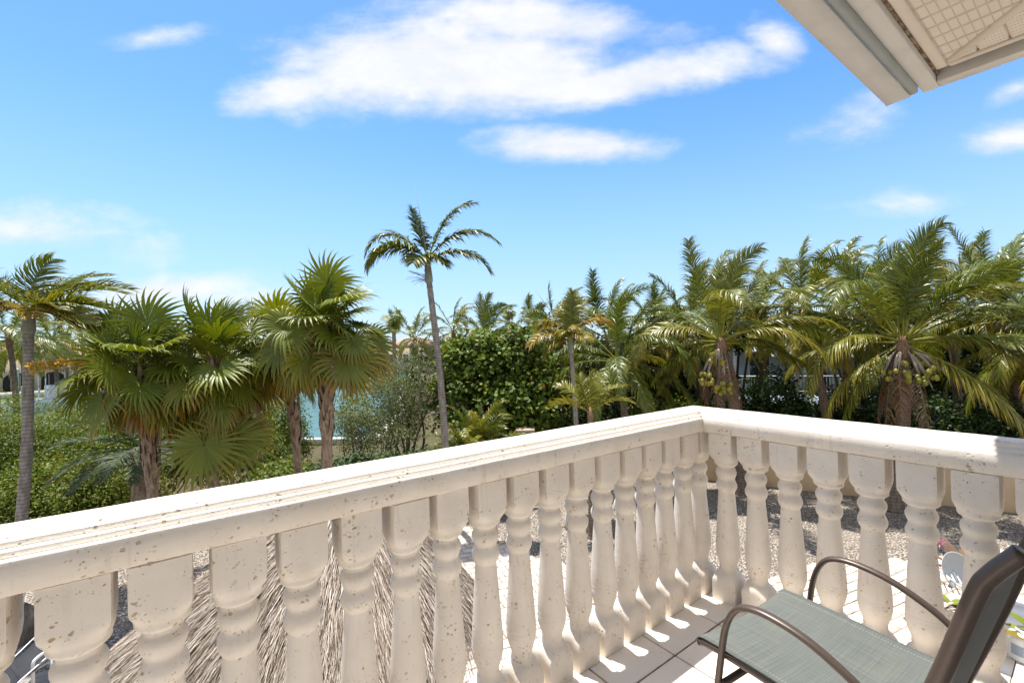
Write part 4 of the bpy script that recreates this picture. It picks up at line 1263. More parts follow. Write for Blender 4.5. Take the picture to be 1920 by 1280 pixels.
def deck_and_lounger():
    d0 = on(95, 1262)
    root = empty('wooden_deck', (d0[0], d0[1], 0), 'small weathered wooden deck under the black lounger at lower left', 'deck')
    a = R(35); e = np.array([math.cos(a), math.sin(a), 0]); s = np.array([-math.sin(a), math.cos(a), 0])
    for k in range(9):
        c = np.array([d0[0], d0[1], 0]) + s * (-.95 + k * .15 - .33) + e * .2
        m = MB().hexa([c - e * 1.6 + s * q + np.array([0, 0, z]) if i in (0, 3) else c + e * 1.2 + s * q + np.array([0, 0, z]) for z in (.016, .075) for i, q in ((0, -.07), (1, -.07), (2, .07), (3, .07))])
        m.build('plank', MATS['deck_wood'], root, bevel=.004)
    lz = .10
    # lounger: long sling raised at the back, white tube frame with a bowed arm
    A = at(14, 1243, 6.35); Bq = at(83, 1176, 7.05); Cq = at(112, 1208, 6.75); D = at(40, 1275, 6.05)
    A[2] = .52; D[2] = .52
    A = on(14, 1243, .55); D = on(38, 1275, .55); Bq = on(86, 1174, .62); Cq = on(118, 1205, .62)
    lr = empty('lounger', (*((A + D) / 2)[:2], 0), 'black sling lounger with white tube frame on the deck at lower left', 'lounger')
    n = 8; V = []
    for i in range(n + 1):
        t = i / n
        for j in range(5):
            q = j / 4; p = (A * (1 - t) + Bq * t) * (1 - q) + (D * (1 - t) + Cq * t) * q; p = p + np.array([0, 0, -.06 * math.sin(math.pi * q) - .05 * math.sin(math.pi * t)]); V.append(p)
    F = [(i * 5 + j, (i + 1) * 5 + j, (i + 1) * 5 + j + 1, i * 5 + j + 1) for i in range(n) for j in range(4)]
    o = mk('sling', V, F, MATS['black_sling'], lr, smooth=True); sm = o.modifiers.new('t', 'SOLIDIFY'); sm.thickness = .006
    ax = nrm(A - Bq); foot = A + ax * .9 + np.array([0, 0, -.02]); foot2 = D + ax * .9 + np.array([0, 0, -.02])
    V = []
    for i in range(6):
        t = i / 5
        for q in (0, 1): V.append((A + (foot - A) * t) * (1 - q) + (D + (foot2 - D) * t) * q + np.array([0, 0, -.02 - .05 * math.sin(math.pi * t)]))
    o = mk('seat_sling', V, [(2 * i, 2 * i + 1, 2 * i + 3, 2 * i + 2) for i in range(5)], MATS['black_sling'], lr, smooth=True); sm = o.modifiers.new('t', 'SOLIDIFY'); sm.thickness = .006
    for P, Q, f in ((A, Bq, foot), (D, Cq, foot2)):
        MB().tube([f, P, Q], .009, 8).build('side_rail', MATS['white_tube'], lr, smooth=True)
    p0 = on(30, 1276, .45); p1 = on(120, 1222, .45)
    MB().tube([p0, p1], .018, 8).build('frame_tube', MATS['white_tube'], lr, smooth=True)
    q = [on(62, 1300, .12), on(62, 1270, .40), on(62, 1244, .60), on(70, 1232, .66), on(88, 1220, .70), on(116, 1209, .70), on(150, 1200, .66)]
    MB().tube(smoothpath(q, 30), .02, 8).build('armrest', MATS['white_tube'], lr, smooth=True)
    for P in (foot, foot2, Bq * .7 + A * .3, Cq * .7 + D * .3): MB().tube([P, (P[0], P[1], .078)], .015, 8).build('leg', MATS['white_tube'], lr)


deck_and_lounger()


def boulder(label, c, s, seed):
    rng = random.Random(seed); bm = bmesh.new(); bmesh.ops.create_icosphere(bm, subdivisions=2, radius=1)
    for v in bm.verts: v.co *= 1 + rng.uniform(-.16, .16)
    V = [np.array(c) + np.array([v.co.x * s[0], v.co.y * s[1], v.co.z * s[2] + s[2] * .55]) for v in bm.verts]; F = [[v.index for v in f.verts] for f in bm.faces]; bm.free()
    o = mk('boulder', V, F, MATS['bark_grey'], None, origin=c); return tag(o, label, 'rock')


boulder('dark pointed boulder on the gravel beside the black lounger', on(50, 1203), (.17, .15, .42), 3)
for k, (px, py, lb) in enumerate(((1752, 1152, 'flat grey stepping stone nearest the white disc'), (1772, 1166, 'flat grey stepping stone in front of the tall balusters'), (1740, 1172, 'small flat stepping stone in the gravel right of the chair arm'))):
    boulder(lb, on(px, py), (.34, .26, .045), 20 + k)


def dish():
    c = on(1797, 1098, 0); c = np.array([c[0], c[1], 0]); root = empty('round_dish', c, 'round pale grey dish tilted on its stand among dry leaves right of the chair', 'dish')
    rr, ff = view_frame(c); ax = nrm(-ff * .55 + np.array([0, 0, .35]) + rr * .75)
    e1 = nrm(np.cross(ax, [0, 0, 1.0])); e2 = np.cross(ax, e1); top = c + np.array([0, 0, .27]); V = []; n = 28
    for r, dz in ((.02, -.10), (.15, -.09), (.26, -.055), (.34, 0), (.35, .012), (.335, .012), (.255, -.04), (.15, -.075), (.02, -.085)):
        V += [top + e1 * r * math.cos(2 * math.pi * j / n) + e2 * r * math.sin(2 * math.pi * j / n) + ax * dz for j in range(n)]
    mk('disc', V, [(i * n + j, i * n + (j + 1) % n, (i + 1) * n + (j + 1) % n, (i + 1) * n + j) for i in range(8) for j in range(n)], MATS['grey_dish'], root, smooth=True)
    MB().tube([c, top - ax * .1], .025, 8).build('stand', MATS['white_tube'], root)
    for k in range(6): MB().tube([c + rr * (-.25 + k * .08) - ff * .1 + np.array([0, 0, .22]), c + rr * (-.2 + k * .08) - ff * .5 + np.array([0, 0, .26])], .012, 6).build('rack_bar', MATS['white_tube'], root)
    MB().tube([c + rr * -.5 + np.array([0, 0, .42]), c + rr * .1 - ff * .3 + np.array([0, 0, .05])], .018, 6).build('support_arm', MATS['white_tube'], root)


dish()


def leafy(label, c, leaves, mat, name='potted_plant', pot=True, seed=1, flower=None):
    rng = np.random.default_rng(seed); c = np.array(c, float); root = empty(name, c, label, 'plant')
    if pot: MB().lathe([(.09, 0), (.13, .2), (.14, .2), (.14, .23), (.12, .23), (.11, .19)], c, 16).build('pot', MATS['pot'], root, smooth=True)
    rr, ff = view_frame(c); b = c + np.array([0, 0, .2 if pot else .02])
    for az, el, L, w, age in leaves:
        d = math.cos(R(el)) * (math.cos(R(az)) * rr + math.sin(R(az)) * ff) + np.array([0, 0, math.sin(R(el))]); s = nrm(np.cross(d, [0, 0, 1.0])); p = b.copy(); V = []; A = []
        n = 9
        for i in range(n):
            t = i / (n - 1); ww = w * (math.sin(math.pi * min(1, t * .86 + .12)) ** .8) * (1 if i < n - 1 else .05); up = np.cross(s, d)
            V += [p - s * ww, p - up * ww * .25, p + s * ww]; A += [age + .1 * t] * 3; p = p + d * L / (n - 1); d = nrm(d + G * .13)
        F = [(i * 3 + j, i * 3 + j + 1, i * 3 + j + 4, i * 3 + j + 3) for i in range(n - 1) for j in range(2)]
        mk('leaf', V, F, MATS[mat], root, smooth=True, attrs={'age': A, 'rnd': [rng.random()] * len(A)})
    if flower:
        V = []; F = []; k = 0; hc = b + rr * flower[0] + np.array([0, 0, flower[1]]) - ff * .05
        for q in range(70):
            d = nrm(rng.normal(0, 1, 3) + np.array([0, 0, .5])); s = nrm(np.cross(d, rng.normal(0, 1, 3))) * .010; V += [hc - s, hc + s, hc + d * .13]; F.append((k, k + 1, k + 2)); k += 3
        st = MB().tube([b, (b + hc) / 2 + rr * .02, hc], .007, 6).build('flower_stalk', MATS['spathe'], root)
        mk('flower', V, F, MATS['pink_flower'], st, attrs={'age': np.repeat(rng.random(k // 3), 3), 'rnd': np.repeat(rng.random(k // 3), 3)})


q = on(1800, 1075, 0)
leafy('plant with brown dry leaves and a pink flower behind the tilted disc', q, [(120, 62, .75, .10, .92), (165, 40, .7, .06, .90), (182, 15, .75, .07, .86), (60, 68, .8, .11, .9), (20, 55, .7, .09, .85), (-20, 35, .6, .08, .7), (205, 5, .5, .05, .9)], 'coco_leaf', 'flowering_plant', False, 3, (-.28, .52))
q = on(1784, 1135, 0)
leafy('low plant with one curling olive leaf beside the stepping stones', q, [(150, 45, .3, .06, .55), (60, 25, .35, .05, .5), (-30, 40, .3, .05, .6)], 'grape_leaf', 'leafy_plant', False, 5)
q = np.array([*tpt(.9, .45), TZ])
leafy('yellow green potted plant on the terrace behind the chair back', q, [(a, e, .5, .09, .4 + .1 * (k % 4)) for k, (a, e) in enumerate(((170, 55), (120, 70), (60, 50), (200, 35), (10, 60), (-60, 40), (240, 60), (90, 80), (150, 30)))], 'grape_leaf', 'potted_plant', True, 6)

# ------------------------------------------------------------------ fan palms (left half)
def fans(seed, n, elhi=84, ello=-24, age0=.10, wind=.26, side=24):
    rg = random.Random(seed); out = []
    for k in range(n):          # the living crown, young leaves upright, older ones spread and cascading
        u = k / (n - 1); el = elhi + (ello - elhi) * u ** .9
        out.append((k * 137.5 + rg.uniform(-18, 18) + seed * 50, el + rg.uniform(-9, 9), rg.uniform(.45, 1.0), age0 + .12 * u + rg.random() ** 3 * .15,
                    dict(droop=.26 + .95 * u * rg.uniform(.7, 1.5) + rg.random() ** 2 * .3, bend=.1 + .6 * u, s=rg.uniform(.82, 1.1), tipage=.25 + .4 * u, wind=wind * (1.3 - .6 * u))))
    for k in range(side):       # old leaves hanging at the sides and behind
        az = rg.choice((rg.uniform(-30, 30), rg.uniform(150, 210), rg.uniform(30, 150), rg.uniform(-150, -30)))
        out.append((az, rg.uniform(-60, -10), rg.uniform(.45, .95), rg.uniform(.22, .50) + (.42 if rg.random() < .3 else 0), dict(droop=rg.uniform(1.0, 2.4), bend=.8, s=rg.uniform(.8, 1.05), tipage=.42, wind=.14)))
    return out


c = at(268, 692, 8.4); b = on(318, 1100, 0)
fan_palm('fan palm with boot covered trunk, leftmost of the fan palms', c, (at(318, 1000, 8.6)[0], 8.5), fans(1, 31) + [
    (182, 5, .75, .22, dict(droop=.8, bend=.3, tipage=.4)), (190, -25, .9, .42, dict(droop=1.3, bend=.9, tipage=.5)), (-150, 40, .6, .10, dict(droop=.35, bend=.2, tipage=.3)), (150, 60, .6, .10, dict(droop=.3, bend=.1, tipage=.3))],
    11, r=.095, flower=[(178, 22, 1.5)], Rl=.72, lean=-.05)
c = at(398, 686, 8.8)
fan_palm('fan palm with two broad orange edged leaves hanging over the railing', c, (at(408, 900, 8.9)[0], 8.9), fans(2, 31) + [
    (-112, -58, 1.45, .28, dict(droop=.35, bend=.9, tipage=.42, s=1.2, face=-np.array([-.35, .90, -.10]))), (-62, -58, 1.45, .22, dict(droop=.35, bend=.9, tipage=.42, face=-np.array([-.40, .88, -.10]), s=1.25)), (-20, -50, 1.5, .40, dict(droop=.9, bend=.9, tipage=.5)), (-40, -66, 1.5, .34, dict(droop=.6, bend=.9, tipage=.5))],
    12, r=.10, flower=[(20, 20, 1.0)], Rl=.74, lean=-.05)
c = at(612, 622, 9.0)
fan_palm('tallest fan palm with yellow orange lower leaves left of the tall palm', c, (at(604, 900, 9.1)[0], 9.1), fans(4, 33) + [
    (-60, -22, .95, .34, dict(droop=1.0, bend=.7, tipage=.5, face=-np.array([-.4, .85, -.25]), s=1.1)), (-40, -40, 1.0, .45, dict(droop=.9, bend=.8, tipage=.45, face=-np.array([-.4, .85, -.1]), s=1.0)), (-8, -15, 1.0, .42, dict(droop=1.2, bend=.5, tipage=.5)), (5, -5, 1.0, .40, dict(droop=1.1, bend=.5, tipage=.55)),
    (-95, 55, .35, .12, dict(droop=.25, bend=.1, tipage=.12, face=-np.array([-.4, .85, -.3]), s=.9))],
    14, r=.105, Rl=.74, lean=.03)
c = at(532, 650, 10.0)
fan_palm('fan palm with slim trunk standing behind and left of the tallest fan palm', c, (at(565, 900, 10.3)[0], 10.3), fans(7, 26, 70, -20, .15) + [
    (-130, -35, .9, .45, dict(droop=.9, bend=.8, tipage=.5, face=-np.array([-.5, .8, -.2])))], 15, r=.085, Rl=.74, lean=.08)

# ------------------------------------------------------------------ feather palms, left and centre
c = at(56, 580, 8.2)
small_palm('ringed grey palm with wind blown fronds at the far left edge', 'ringed_palm', c, at(15, 1000, 8.2)[:2],
           [(12, 40, 1.6, .9, 0), (25, 52, 1.4, .7, 0), (-30, -20, 1.1, 1.3, .2), (-150, -8, 1.0, 1.3, .25), (15, -2, 1.35, 1.2, .15), (-15, 40, 1.5, 1.0, .05), (-40, 25, 1.3, 1.2, .1), (2, 18, 1.4, 1.3, .12), (178, 45, 1.2, 1.2, .02), (165, 20, 1.2, 1.3, .1), (200, 5, 1.1, 1.3, .2), (90, 64, 1.2, .6, 0), (70, 40, 1.6, .8, 0), (110, 30, 1.4, .9, .05), (-75, 15, .9, 1.4, .12), (-100, -5, .7, 1.4, .35), (-50, 0, 1.1, 1.4, .15), (-20, -15, 1.2, 1.3, .15)],
           21, .095, .075, .42, spear=(-.12, 0, .75), nl=46, ll=.55, lw=.026, wind=.75, ldroop=.55, lean=.12, tipage=.25, age=.17)
c = at(801, 485, 12.0)
small_palm('tall slender palm with ringed trunk rising above the horizon in the centre', 'tall_palm', c, at(838, 850, 12.0)[:2],
           [(172, 52, 2.15, 2.0, .06), (196, 28, 1.9, 1.8, .12), (150, 72, 1.45, 1.0, .0), (12, 70, 2.3, .95, .0), (-8, 47, 2.25, 1.25, .05), (-20, 24, 1.95, 1.5, .12), (-120, 5, .8, 2.0, .08), (-55, 0, .7, 2.0, .08)],
           22, .10, .08, .62, spear=(-.28, 0, 1.95), nl=84, ll=.62, lw=.040, age=.05, wind=.16, ldroop=.95, flower=1, lean=.10, tipage=.35, vang=.15, droop=.75)
c = at(1069, 632, 12.6)
small_palm('small palm with thin trunk and one yellow frond in front of the dark palms', 'slender_palm', c, at(1088, 900, 12.6)[:2],
           [(12, 42, 1.35, 1.6, .30), (165, 40, 1.1, 1.7, .18), (190, 15, 1.25, 1.5, .3), (80, 82, 1.35, .3, .05), (60, 70, 1.3, .5, .02), (120, 60, 1.1, 1.0, .1), (-160, -10, .9, 1.7, .2), (-60, 10, .8, 1.7, .2), (-100, 30, .7, 1.5, .15)],
           23, .075, .062, .42, spear=(-.95, 0, 1.35), nl=70, ll=.56, lw=.030, age=.2, wind=.14, ldroop=1.2, lean=.02, tipage=.3)
c = at(1107, 772, 11.0)
small_palm('young yellow green palm with stubby stem just above the railing', 'young_palm', c, at(1107, 900, 11.0)[:2],
           [(95, 86, 1.0, .3, .22), (160, 50, 1.1, 1.3, .24), (20, 50, 1.1, 1.3, .24), (185, 30, 1.0, 1.4, .26), (0, 32, 1.1, 1.4, .24), (60, 66, 1.0, .8, .22), (130, 66, 1.0, .8, .22)],
           24, .08, .07, .12, nl=46, ll=.46, lw=.022, wind=.08, ldroop=.6, tipage=.10, shaft_mat='fibre', bmat='bark_coco')


def areca(label, c, n, L, seed, ages, name='areca_palm', h=.4):
    rng = np.random.default_rng(seed); c = np.array([c[0], c[1], 0.0]); root = empty(name, c, label, 'palm tree')
    m = MB(); ends = []
    for k in range(9):
        e = c + np.array([rng.normal(0, .22), rng.normal(0, .22), h + rng.uniform(0, .9)]); b = c + np.array([rng.normal(0, .12), rng.normal(0, .12), 0]); m.tube([b, (b + e) / 2, e], .035, 7); ends.append(e)
    m.build('stems', MATS['crownshaft'], root, smooth=True)
    for k in range(n):
        u = k / n; add_frond(root, ends[k % 9], k * 137.5, 82 - 62 * u + rng.uniform(-8, 8), L * rng.uniform(.8, 1.1), rng, nl=42, ll=.36, lw=.026, droop=1.25, wind=.12, ldroop=.5, vang=.5, age=ages[0] + (ages[1] - ages[0]) * rng.random() ** 2, tipage=.3, rr=.014)


p = at(900, 800, 13.2); areca('bushy areca palm clump with yellowing fronds in front of the big round leaved tree', (p[0], 13.2), 38, 1.6, 31, (.10, .40), h=1.1)
# grey green feather plant in front of the left fan palm
rng = np.random.default_rng(40); c = at(262, 838, 9.6); root = empty('cycad', (c[0], c[1], 0), 'grey green feather leaved cycad under the leftmost fan palm', 'cycad')
MB().tube([(c[0], c[1], 0), (c[0], c[1], c[2] * .5), c], [.16, .17, .15], 10).build('trunk', MATS['bark_fan'], root, smooth=True)
for az, el, l in ((175, 28, 1.5), (192, 5, 1.5), (215, -5, 1.4), (240, 0, 1.3), (265, -5, 1.3), (290, 5, 1.2), (20, 30, 1.4), (50, 45, 1.2), (90, 55, 1.2), (130, 45, 1.3), (340, 10, 1.3), (160, 60, 1.1)):
    add_frond(root, c, az, el, l, rng, mat='cycad_leaf', nl=56, ll=.40, lw=.020, droop=.85, wind=.04, ldroop=.35, vang=.2, age=.12 + .2 * rng.random(), tipage=.1, fwd=(.5, 1.4), rr=.016)

# ------------------------------------------------------------------ coconut palms, right half
c = at(1692, 652, 12.1)
coconut_palm('big coconut palm with yellow coconuts and wide drooping fronds at right', 'coconut palms behind the railing', c, (10.35, 12.35), 3.3, 51, n=15, elr=(84, 14),
             custom=[(176, 24, 3.2), (186, 6, 3.1), (168, 34, 3.3), (203, -28, 2.7), (218, -34, 2.4), (8, 34, 3.5), (-12, 12, 3.5), (-2, 4, 3.7), (-28, -24, 3.2), (-20, -30, 3.6), (-58, 74, 2.5), (-110, 76, 2.2), (-35, 52, 3.0), (60, 88, 3.5), (25, 62, 3.4), (150, 62, 3.4), (172, 48, 3.2)],
             nuts=((-.42, -.62, 9), (.30, -.70, 14), (-.05, -.45, 5), (.6, -.55, 6)), dead=4, r0=.17, r1=.15, age=.10, ll=.86)
c = at(1352, 650, 13.4)
coconut_palm('coconut palm with hanging dead brown fronds behind the balcony corner', 'coconut palms behind the railing', c, (7.07, 13.95), 3.0, 52, n=15, elr=(84, 8),
             custom=[(178, 25, 3.0), (190, 8, 2.9), (165, 38, 2.9), (200, -8, 2.3), (8, 24, 3.0), (-4, 30, 3.2), (2, -2, 2.4), (75, 86, 3.0), (110, 72, 2.9), (30, 66, 2.9), (60, 80, 2.4), (182, -18, 2.4)],
             nuts=((-.40, -.85, 14), (.02, -1.15, 20), (-.18, -.25, 5)), dead=7, r0=.16, r1=.13, age=.10, ll=.78)
c = at(1162, 690, 15.0)
coconut_palm('dark green coconut palm behind the slender yellow palm', 'coconut palms behind the railing', c, (at(1160, 760, 15)[0], 15.0), 3.0, 53, n=21, elr=(86, -15), age=.05, ll=.6, custom=[(172, 20, 2.3), (20, 55, 3.0), (10, 40, 2.6)], r0=.13, r1=.12)
c = at(1508, 585, 15.6)
coconut_palm('yellow green coconut palm between the two fruiting coconut palms', 'coconut palms behind the railing', c, (at(1562, 760, 15.4)[0], 15.4), 2.7, 54, n=22, elr=(88, -45), age=.2, ll=.68, r0=.15, r1=.12, lean=.1, custom=[(-85, -30, 2.2), (-60, -45, 2.3), (190, 10, 2.6), (200, -30, 2.2)])
c = at(1580, 585, 17.5)
coconut_palm('coconut palm with dark upright fronds right of the yellow green one', 'coconut palms behind the railing', c, (at(1577, 740, 17.5)[0], 17.5), 3.2, 55, n=18, elr=(86, -20), age=.08, ll=.62, r0=.15, r1=.12)
c = at(1882, 610, 14.2)
coconut_palm('coconut palm cut by the right edge of the view', 'coconut palms behind the railing', c, (at(1905, 740, 14.2)[0], 14.2), 3.2, 56, n=20, elr=(88, -25), age=.10, ll=.62, custom=[(165, 58, 3.0), (150, 70, 3.3), (178, 20, 2.8)])
c = at(1778, 590, 17.0)
coconut_palm('coconut palm behind and right of the big fruiting one', 'coconut palms behind the railing', c, (at(1790, 700, 17)[0], 17.0), 2.9, 57, n=19, elr=(86, -25), age=.16, ll=.6)
c = at(1975, 660, 12.6)
coconut_palm('coconut palm beyond the right edge sending fronds into view', 'coconut palms behind the railing', c, (at(1975, 740, 12.6)[0], 12.6), 3.0, 58, n=16, elr=(80, -25), age=.14)
kk = 0
for px, py, y, L, ag, lb in ((1052, 640, 19.0, 2.6, .06, 'dark coconut palm standing directly behind the slender palm'), (1140, 645, 18.5, 2.8, .04, 'coconut palm right of the slender palm, tallest of the dark background ones'),
                             (1236, 635, 20.0, 2.2, .10, 'background coconut palm left of the palm with dead fronds'), (1300, 625, 18.5, 3.0, .12, 'background coconut palm touching the left side of the dead frond palm'),
                             (1420, 610, 19.0, 2.8, .10, 'background coconut palm right of the dead frond palm'), (1660, 575, 19.0, 3.0, .12, 'background coconut palm hidden behind the big fruiting palm'),
                             (912, 640, 24.0, 2.4, .08, 'spiky dark coconut palm above the big round leaved tree'), (850, 625, 34.0, 3.0, .10, 'distant coconut palm just right of the tall palm trunk'), (778, 640, 36.0, 3.0, .08, 'distant coconut palm left of the tall palm trunk'),
                             (1000, 650, 24.0, 2.4, .10, 'background coconut palm between the round leaved tree and the slender palm'), (1850, 575, 19.0, 3.0, .10, 'background coconut palm near the right edge'),
                             (18, 640, 24.0, 3.4, .10, 'coconut palm in front of the peach house at the far left'), (98, 640, 30.0, 3.2, .12, 'coconut palm across the canal behind the ringed palm'), (150, 600, 44.0, 3.6, .12, 'coconut palm beside the peach house roof'), (205, 625, 52.0, 3.6, .12, 'distant coconut palm seen over the leftmost fan palm'), (38, 650, 40.0, 3.4, .10, 'coconut palm before the arched openings of the peach house'), (120, 655, 47.0, 3.2, .10, 'coconut palm at the right end of the peach house terrace'), (455, 640, 60, 3.6, .1, 'distant coconut palm between the fan palms')):
    q = at(px, py, y); kk += 1
    coconut_palm(lb, 'background coconut palms', q, (q[0] + .3, y), L, 70 + kk, n=18 if y > 30 else 18, elr=(86, -22), age=ag, nl=44 if y > 30 else 64, ll=.72, lw=.05 if y > 30 else .034, r0=.15, r1=.11, wind=.2)


def washingtonia(label, px, py, y, Rl, seed):
    q = at(px, py, y)
    fan_palm(label, q, (q[0], y), [(k * 137.5, 75 - k * 10, .7, .15 + .02 * k, dict(droop=.5, tipage=.2)) for k in range(15)], seed, r=.2, group='distant fan palms against the sky', Rl=Rl, boots=10)


washingtonia('distant fan palm right of the tallest fan palm with a shaggy skirt', 738, 600, 46, .95, 90)
washingtonia('tiny distant fan palm above the round leaved tree', 953, 585, 62, .8, 91)

# ------------------------------------------------------------------ trees, bushes and hedges
q = at(930, 700, 16.2)
bush('sea_grape', 'big dense tree with round glossy leaves in the centre', 'tree', (q[0], 16.2),
     [((-.2, .3, 3.3), (1.9, 1.6, 1.9)), ((.9, .2, 4.0), (1.25, 1.2, 1.35)), ((-.9, 0, 4.0), (1.1, 1.1, 1.1)), ((1.5, -.2, 2.4), (1.2, 1.2, 1.5)), ((-1.4, -.1, 2.6), (1.0, 1.1, 1.4)), ((.2, -.8, 2.1), (1.5, 1.0, 1.5)), ((1.9, .4, 1.4), (1.1, 1.0, 1.1)), ((.3, 0, 1.2), (1.8, 1.2, 1.1))],
     26000, .135, 'grape_leaf', 101, stems=10, r=.07, aspect=.98, six=True, agem=.12, clump=.13, perclump=30, shell=.45)
left = [(20, 760, 15.5, 1.8, 3.4, 'leafy mangrove bush left of the ringed palm trunk'), (110, 800, 13.0, 1.8, 2.75, 'bright green mangrove bush below the boats'), (195, 790, 14.5, 1.7, 3.3, 'mangrove bush under the leftmost fan palm'),
        (60, 900, 10.8, 1.5, 2.1, 'low mangrove bush nearest the railing at far left'), (170, 890, 11.2, 1.4, 2.2, 'low mangrove bush left of the cycad'), (-60, 820, 12.5, 1.8, 3.6, 'mangrove bush cut by the left edge of the view')]
for i, (px, py, y, w, h, lb) in enumerate(left):
    q = at(px, py, y)
    bush('mangrove_bush', lb, 'bush', (q[0], y), [((0, 0, h * .55), (w, 1.3, h * .5)), ((-w * .5, -.2, h * .4), (w * .7, 1.0, h * .42)), ((w * .55, .1, h * .45), (w * .65, 1.0, h * .45)), ((.2, -.4, h * .25), (w * .9, 1.0, h * .3))],
         17000, .08, 'mangrove_leaf', 110 + i, 'mangrove bushes at the left', agem=(.22, .12, .30, .16, .26, .2)[i], stems=16, r=.03, aspect=.5, perclump=48, clump=.125, shell=.5)
for i, (px, y, w, h, lb) in enumerate(((300, 14.5, 1.8, 3.1, 'thin mangrove bush behind the leftmost fan palm trunk'), (430, 14.5, 1.8, 3.0, 'thin mangrove bush behind the hanging fan leaves'), (530, 12.5, .9, 1.6, 'sparse mangrove shrub beside the slim fan palm trunk'), (340, 19.0, 2.0, 3.2, 'mangrove bush on the seawall behind the leftmost fan palm trunk'), (450, 19.5, 1.9, 3.1, 'mangrove bush on the seawall behind the hanging fan leaves'), (522, 18.0, 1.1, 2.9, 'mangrove bush on the seawall left of the slim fan palm trunk'), (712, 19.5, 1.6, 3.6, 'mangrove bush on the seawall right of the tallest fan palm'), (250, 18, 1.8, 3.1, 'mangrove bush on the seawall under the leftmost fan palm crown'))):
    q = at(px, 800, y)
    bush('mangrove_bush', lb, 'bush', (q[0], y), [((0, 0, h * .55), (w, 1.0, h * .45)), ((w * .4, 0, h * .35), (w * .7, .8, h * .35))], 8500, .095, 'mangrove_leaf', 120 + i, 'mangrove bushes at the left', agem=.2, stems=9, r=.022)
q = at(765, 720, 16.5)
bush('buttonwood_tree', 'grey green small leaved tree left of the tall palm trunk', 'tree', (q[0], 16.5), [((0, 0, 3.3), (1.3, 1.1, 1.2)), ((.5, .2, 2.6), (1.0, .9, .9)), ((-.7, 0, 2.6), (.9, .9, .9)), ((-.3, -.4, 1.9), (1.1, .9, .7))], 9000, .085, 'olive_leaf', 130, agem=.2, stems=9, r=.06, aspect=.45)
q = at(690, 820, 15.0)
bush('buttonwood_bush', 'low grey green bush with bare branches beside the canal', 'bush', (q[0], 15.0), [((0, 0, 2.0), (1.1, .9, .6)), ((.8, -.2, 1.7), (.8, .8, .5)), ((-.6, .2, 2.2), (.7, .7, .6))], 4200, .08, 'olive_leaf', 131, agem=.2, stems=14, r=.03, aspect=.45)
q = at(630, 730, 16.0)
bush('mangrove_bush', 'light green bush peeking out between the fan palm trunks', 'bush', (q[0], 17.5), [((0, 0, 2.3), (.7, .7, .8)), ((.2, 0, 1.2), (.6, .6, 1.0))], 2600, .09, 'mangrove_leaf', 132, 'mangrove bushes at the left', agem=.3, stems=5, r=.03)
for i, (px, y, w, h, lb) in enumerate(((650, 12.6, 1.0, 1.75, 'clipped dark hedge bush right of the tallest fan palm trunk'), (730, 12.9, 1.2, 1.75, 'clipped dark hedge bush in the middle of the row'), (810, 13.3, 1.0, 1.7, 'clipped dark hedge bush at the foot of the tall palm'))):
    q = at(px, 840, y)
    bush('hedge_bush', lb, 'hedge', (q[0], y), [((0, 0, h * .55), (w, .8, h * .5)), ((w * .4, -.1, h * .45), (w * .8, .8, h * .45)), ((-w * .4, 0, h * .45), (w * .8, .8, h * .45))], 4200, .11, 'dark_leaf', 140 + i, 'clipped hedge by the canal', aspect=.7, agem=.15, stems=5, r=.03, up=.8)
# behind the garden wall
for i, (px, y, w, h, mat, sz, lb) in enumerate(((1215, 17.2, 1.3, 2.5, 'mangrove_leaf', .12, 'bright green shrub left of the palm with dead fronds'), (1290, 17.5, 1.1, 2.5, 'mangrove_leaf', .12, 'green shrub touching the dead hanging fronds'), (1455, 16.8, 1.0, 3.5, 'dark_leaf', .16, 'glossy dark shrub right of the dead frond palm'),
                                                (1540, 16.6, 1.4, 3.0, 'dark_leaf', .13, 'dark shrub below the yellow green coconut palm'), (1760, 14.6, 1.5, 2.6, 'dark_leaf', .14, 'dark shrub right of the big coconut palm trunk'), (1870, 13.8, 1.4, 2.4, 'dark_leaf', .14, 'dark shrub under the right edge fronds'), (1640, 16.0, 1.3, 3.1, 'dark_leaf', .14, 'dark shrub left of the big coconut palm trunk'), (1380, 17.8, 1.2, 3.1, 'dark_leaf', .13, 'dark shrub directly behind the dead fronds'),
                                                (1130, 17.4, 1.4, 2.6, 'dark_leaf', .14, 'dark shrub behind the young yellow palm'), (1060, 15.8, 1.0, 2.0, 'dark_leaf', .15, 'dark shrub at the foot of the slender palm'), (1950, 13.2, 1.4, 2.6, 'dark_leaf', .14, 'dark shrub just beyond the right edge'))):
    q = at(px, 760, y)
    bush('shrub', lb, 'shrub', (q[0], y), [((0, 0, h * .6), (w, .9, h * .42)), ((w * .5, 0, h * .4), (w * .7, .8, h * .38)), ((-w * .5, .1, h * .42), (w * .7, .8, h * .4))], 4200, sz, mat, 150 + i, 'shrubs along the garden wall', aspect=.6, agem=.18, stems=6, r=.03)
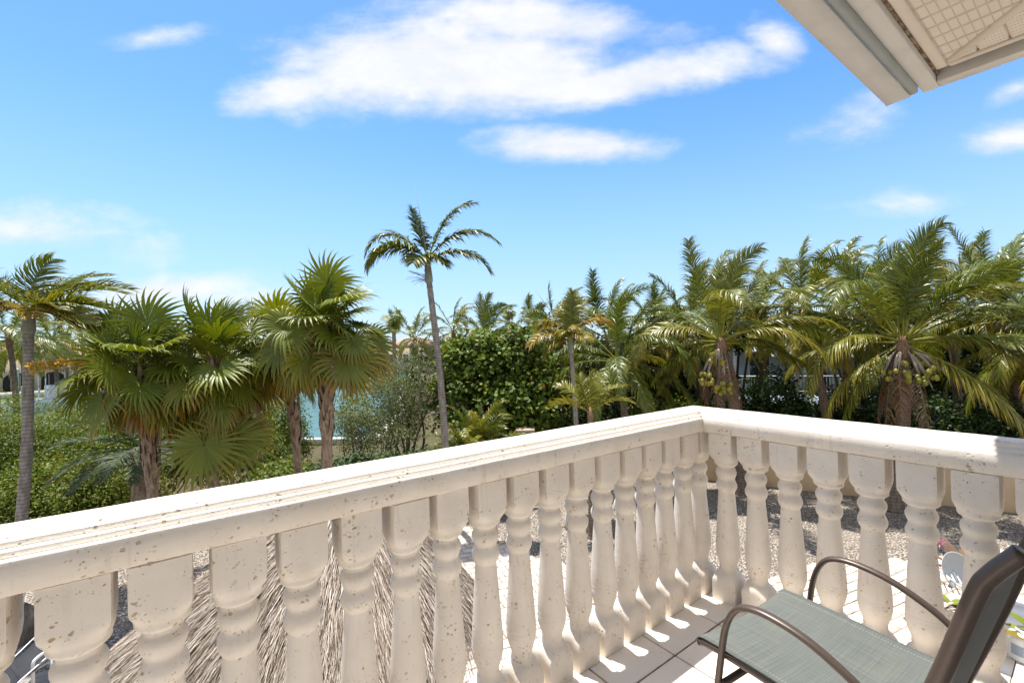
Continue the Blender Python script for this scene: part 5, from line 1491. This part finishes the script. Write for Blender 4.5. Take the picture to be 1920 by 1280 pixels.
for i, (px, y, w, h, lb) in enumerate(((1180, 21, 2.2, 5.6, 'shady evergreen tree behind the dark coconut palms'), (1040, 22, 2.2, 5.8, 'shady evergreen tree behind the slender palm'), (1270, 22, 2.0, 5.0, 'shady evergreen tree left of the blue house'), (1740, 21, 2.5, 5.8, 'shady evergreen tree right of the blue house'), (1860, 20, 2.4, 6.0, 'shady evergreen tree at the right edge'), (1960, 19, 2.4, 6.0, 'shady evergreen tree past the right edge'))):
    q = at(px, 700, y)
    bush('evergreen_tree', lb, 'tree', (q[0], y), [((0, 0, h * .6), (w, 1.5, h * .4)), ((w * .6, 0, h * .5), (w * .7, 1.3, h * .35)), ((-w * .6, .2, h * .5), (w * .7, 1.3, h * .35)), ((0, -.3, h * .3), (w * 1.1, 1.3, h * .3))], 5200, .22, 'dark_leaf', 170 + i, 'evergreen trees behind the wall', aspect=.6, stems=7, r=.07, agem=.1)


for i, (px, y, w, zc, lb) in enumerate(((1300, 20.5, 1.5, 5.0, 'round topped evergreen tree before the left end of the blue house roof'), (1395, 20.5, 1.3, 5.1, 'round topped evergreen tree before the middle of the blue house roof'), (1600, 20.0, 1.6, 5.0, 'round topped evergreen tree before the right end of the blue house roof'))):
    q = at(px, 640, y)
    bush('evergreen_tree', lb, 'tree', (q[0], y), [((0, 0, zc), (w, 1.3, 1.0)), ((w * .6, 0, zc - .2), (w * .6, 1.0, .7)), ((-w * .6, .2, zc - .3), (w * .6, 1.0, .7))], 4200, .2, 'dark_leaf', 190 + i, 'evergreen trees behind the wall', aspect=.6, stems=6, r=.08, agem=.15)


def far_trees():
    rng = np.random.default_rng(200); bl = []
    for x in np.arange(-150, 150, 5.5):
        y = 92 + rng.uniform(-6, 12); h = rng.uniform(4.6, 7.0); bl.append(((x + rng.uniform(-2, 2), y, h * .45), (rng.uniform(3.5, 5.5), 3.5, h * .55)))
    for x in np.arange(-7, 40, 4.0):
        bl.append(((x + rng.uniform(-1, 1), 40 + rng.uniform(-3, 3), 2.3), (3.0, 2.0, rng.uniform(2.2, 3.2))))
    for x in np.arange(-85, -46, 4.5): bl.append(((x, 64 + rng.uniform(-3, 6), 2.6), (3.2, 2.5, rng.uniform(2.4, 3.6))))
    V, F, A, Rn = leaf_cloud(60000, bl, .62, rng, aspect=.7, clump=.22, agem=.15, perclump=30)
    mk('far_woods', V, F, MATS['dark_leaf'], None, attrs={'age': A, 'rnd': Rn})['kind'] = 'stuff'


far_trees()


def stone_pillar():
    c = at(985, 808, 14.3); b = np.array([c[0], c[1], 0]); root = empty('stone_pillar', b, 'beige stone gate pillar with a flat cap right of the areca clump', 'pillar')
    MB().box(b[0] - .22, b[0] + .22, b[1] - .22, b[1] + .22, 0, c[2], None).build('shaft', MATS['peach_wall'], root, bevel=.01)
    MB().box(b[0] - .29, b[0] + .29, b[1] - .29, b[1] + .29, c[2] + .002, c[2] + .09, None).build('cap', MATS['peach_wall'], root, bevel=.012)


stone_pillar()
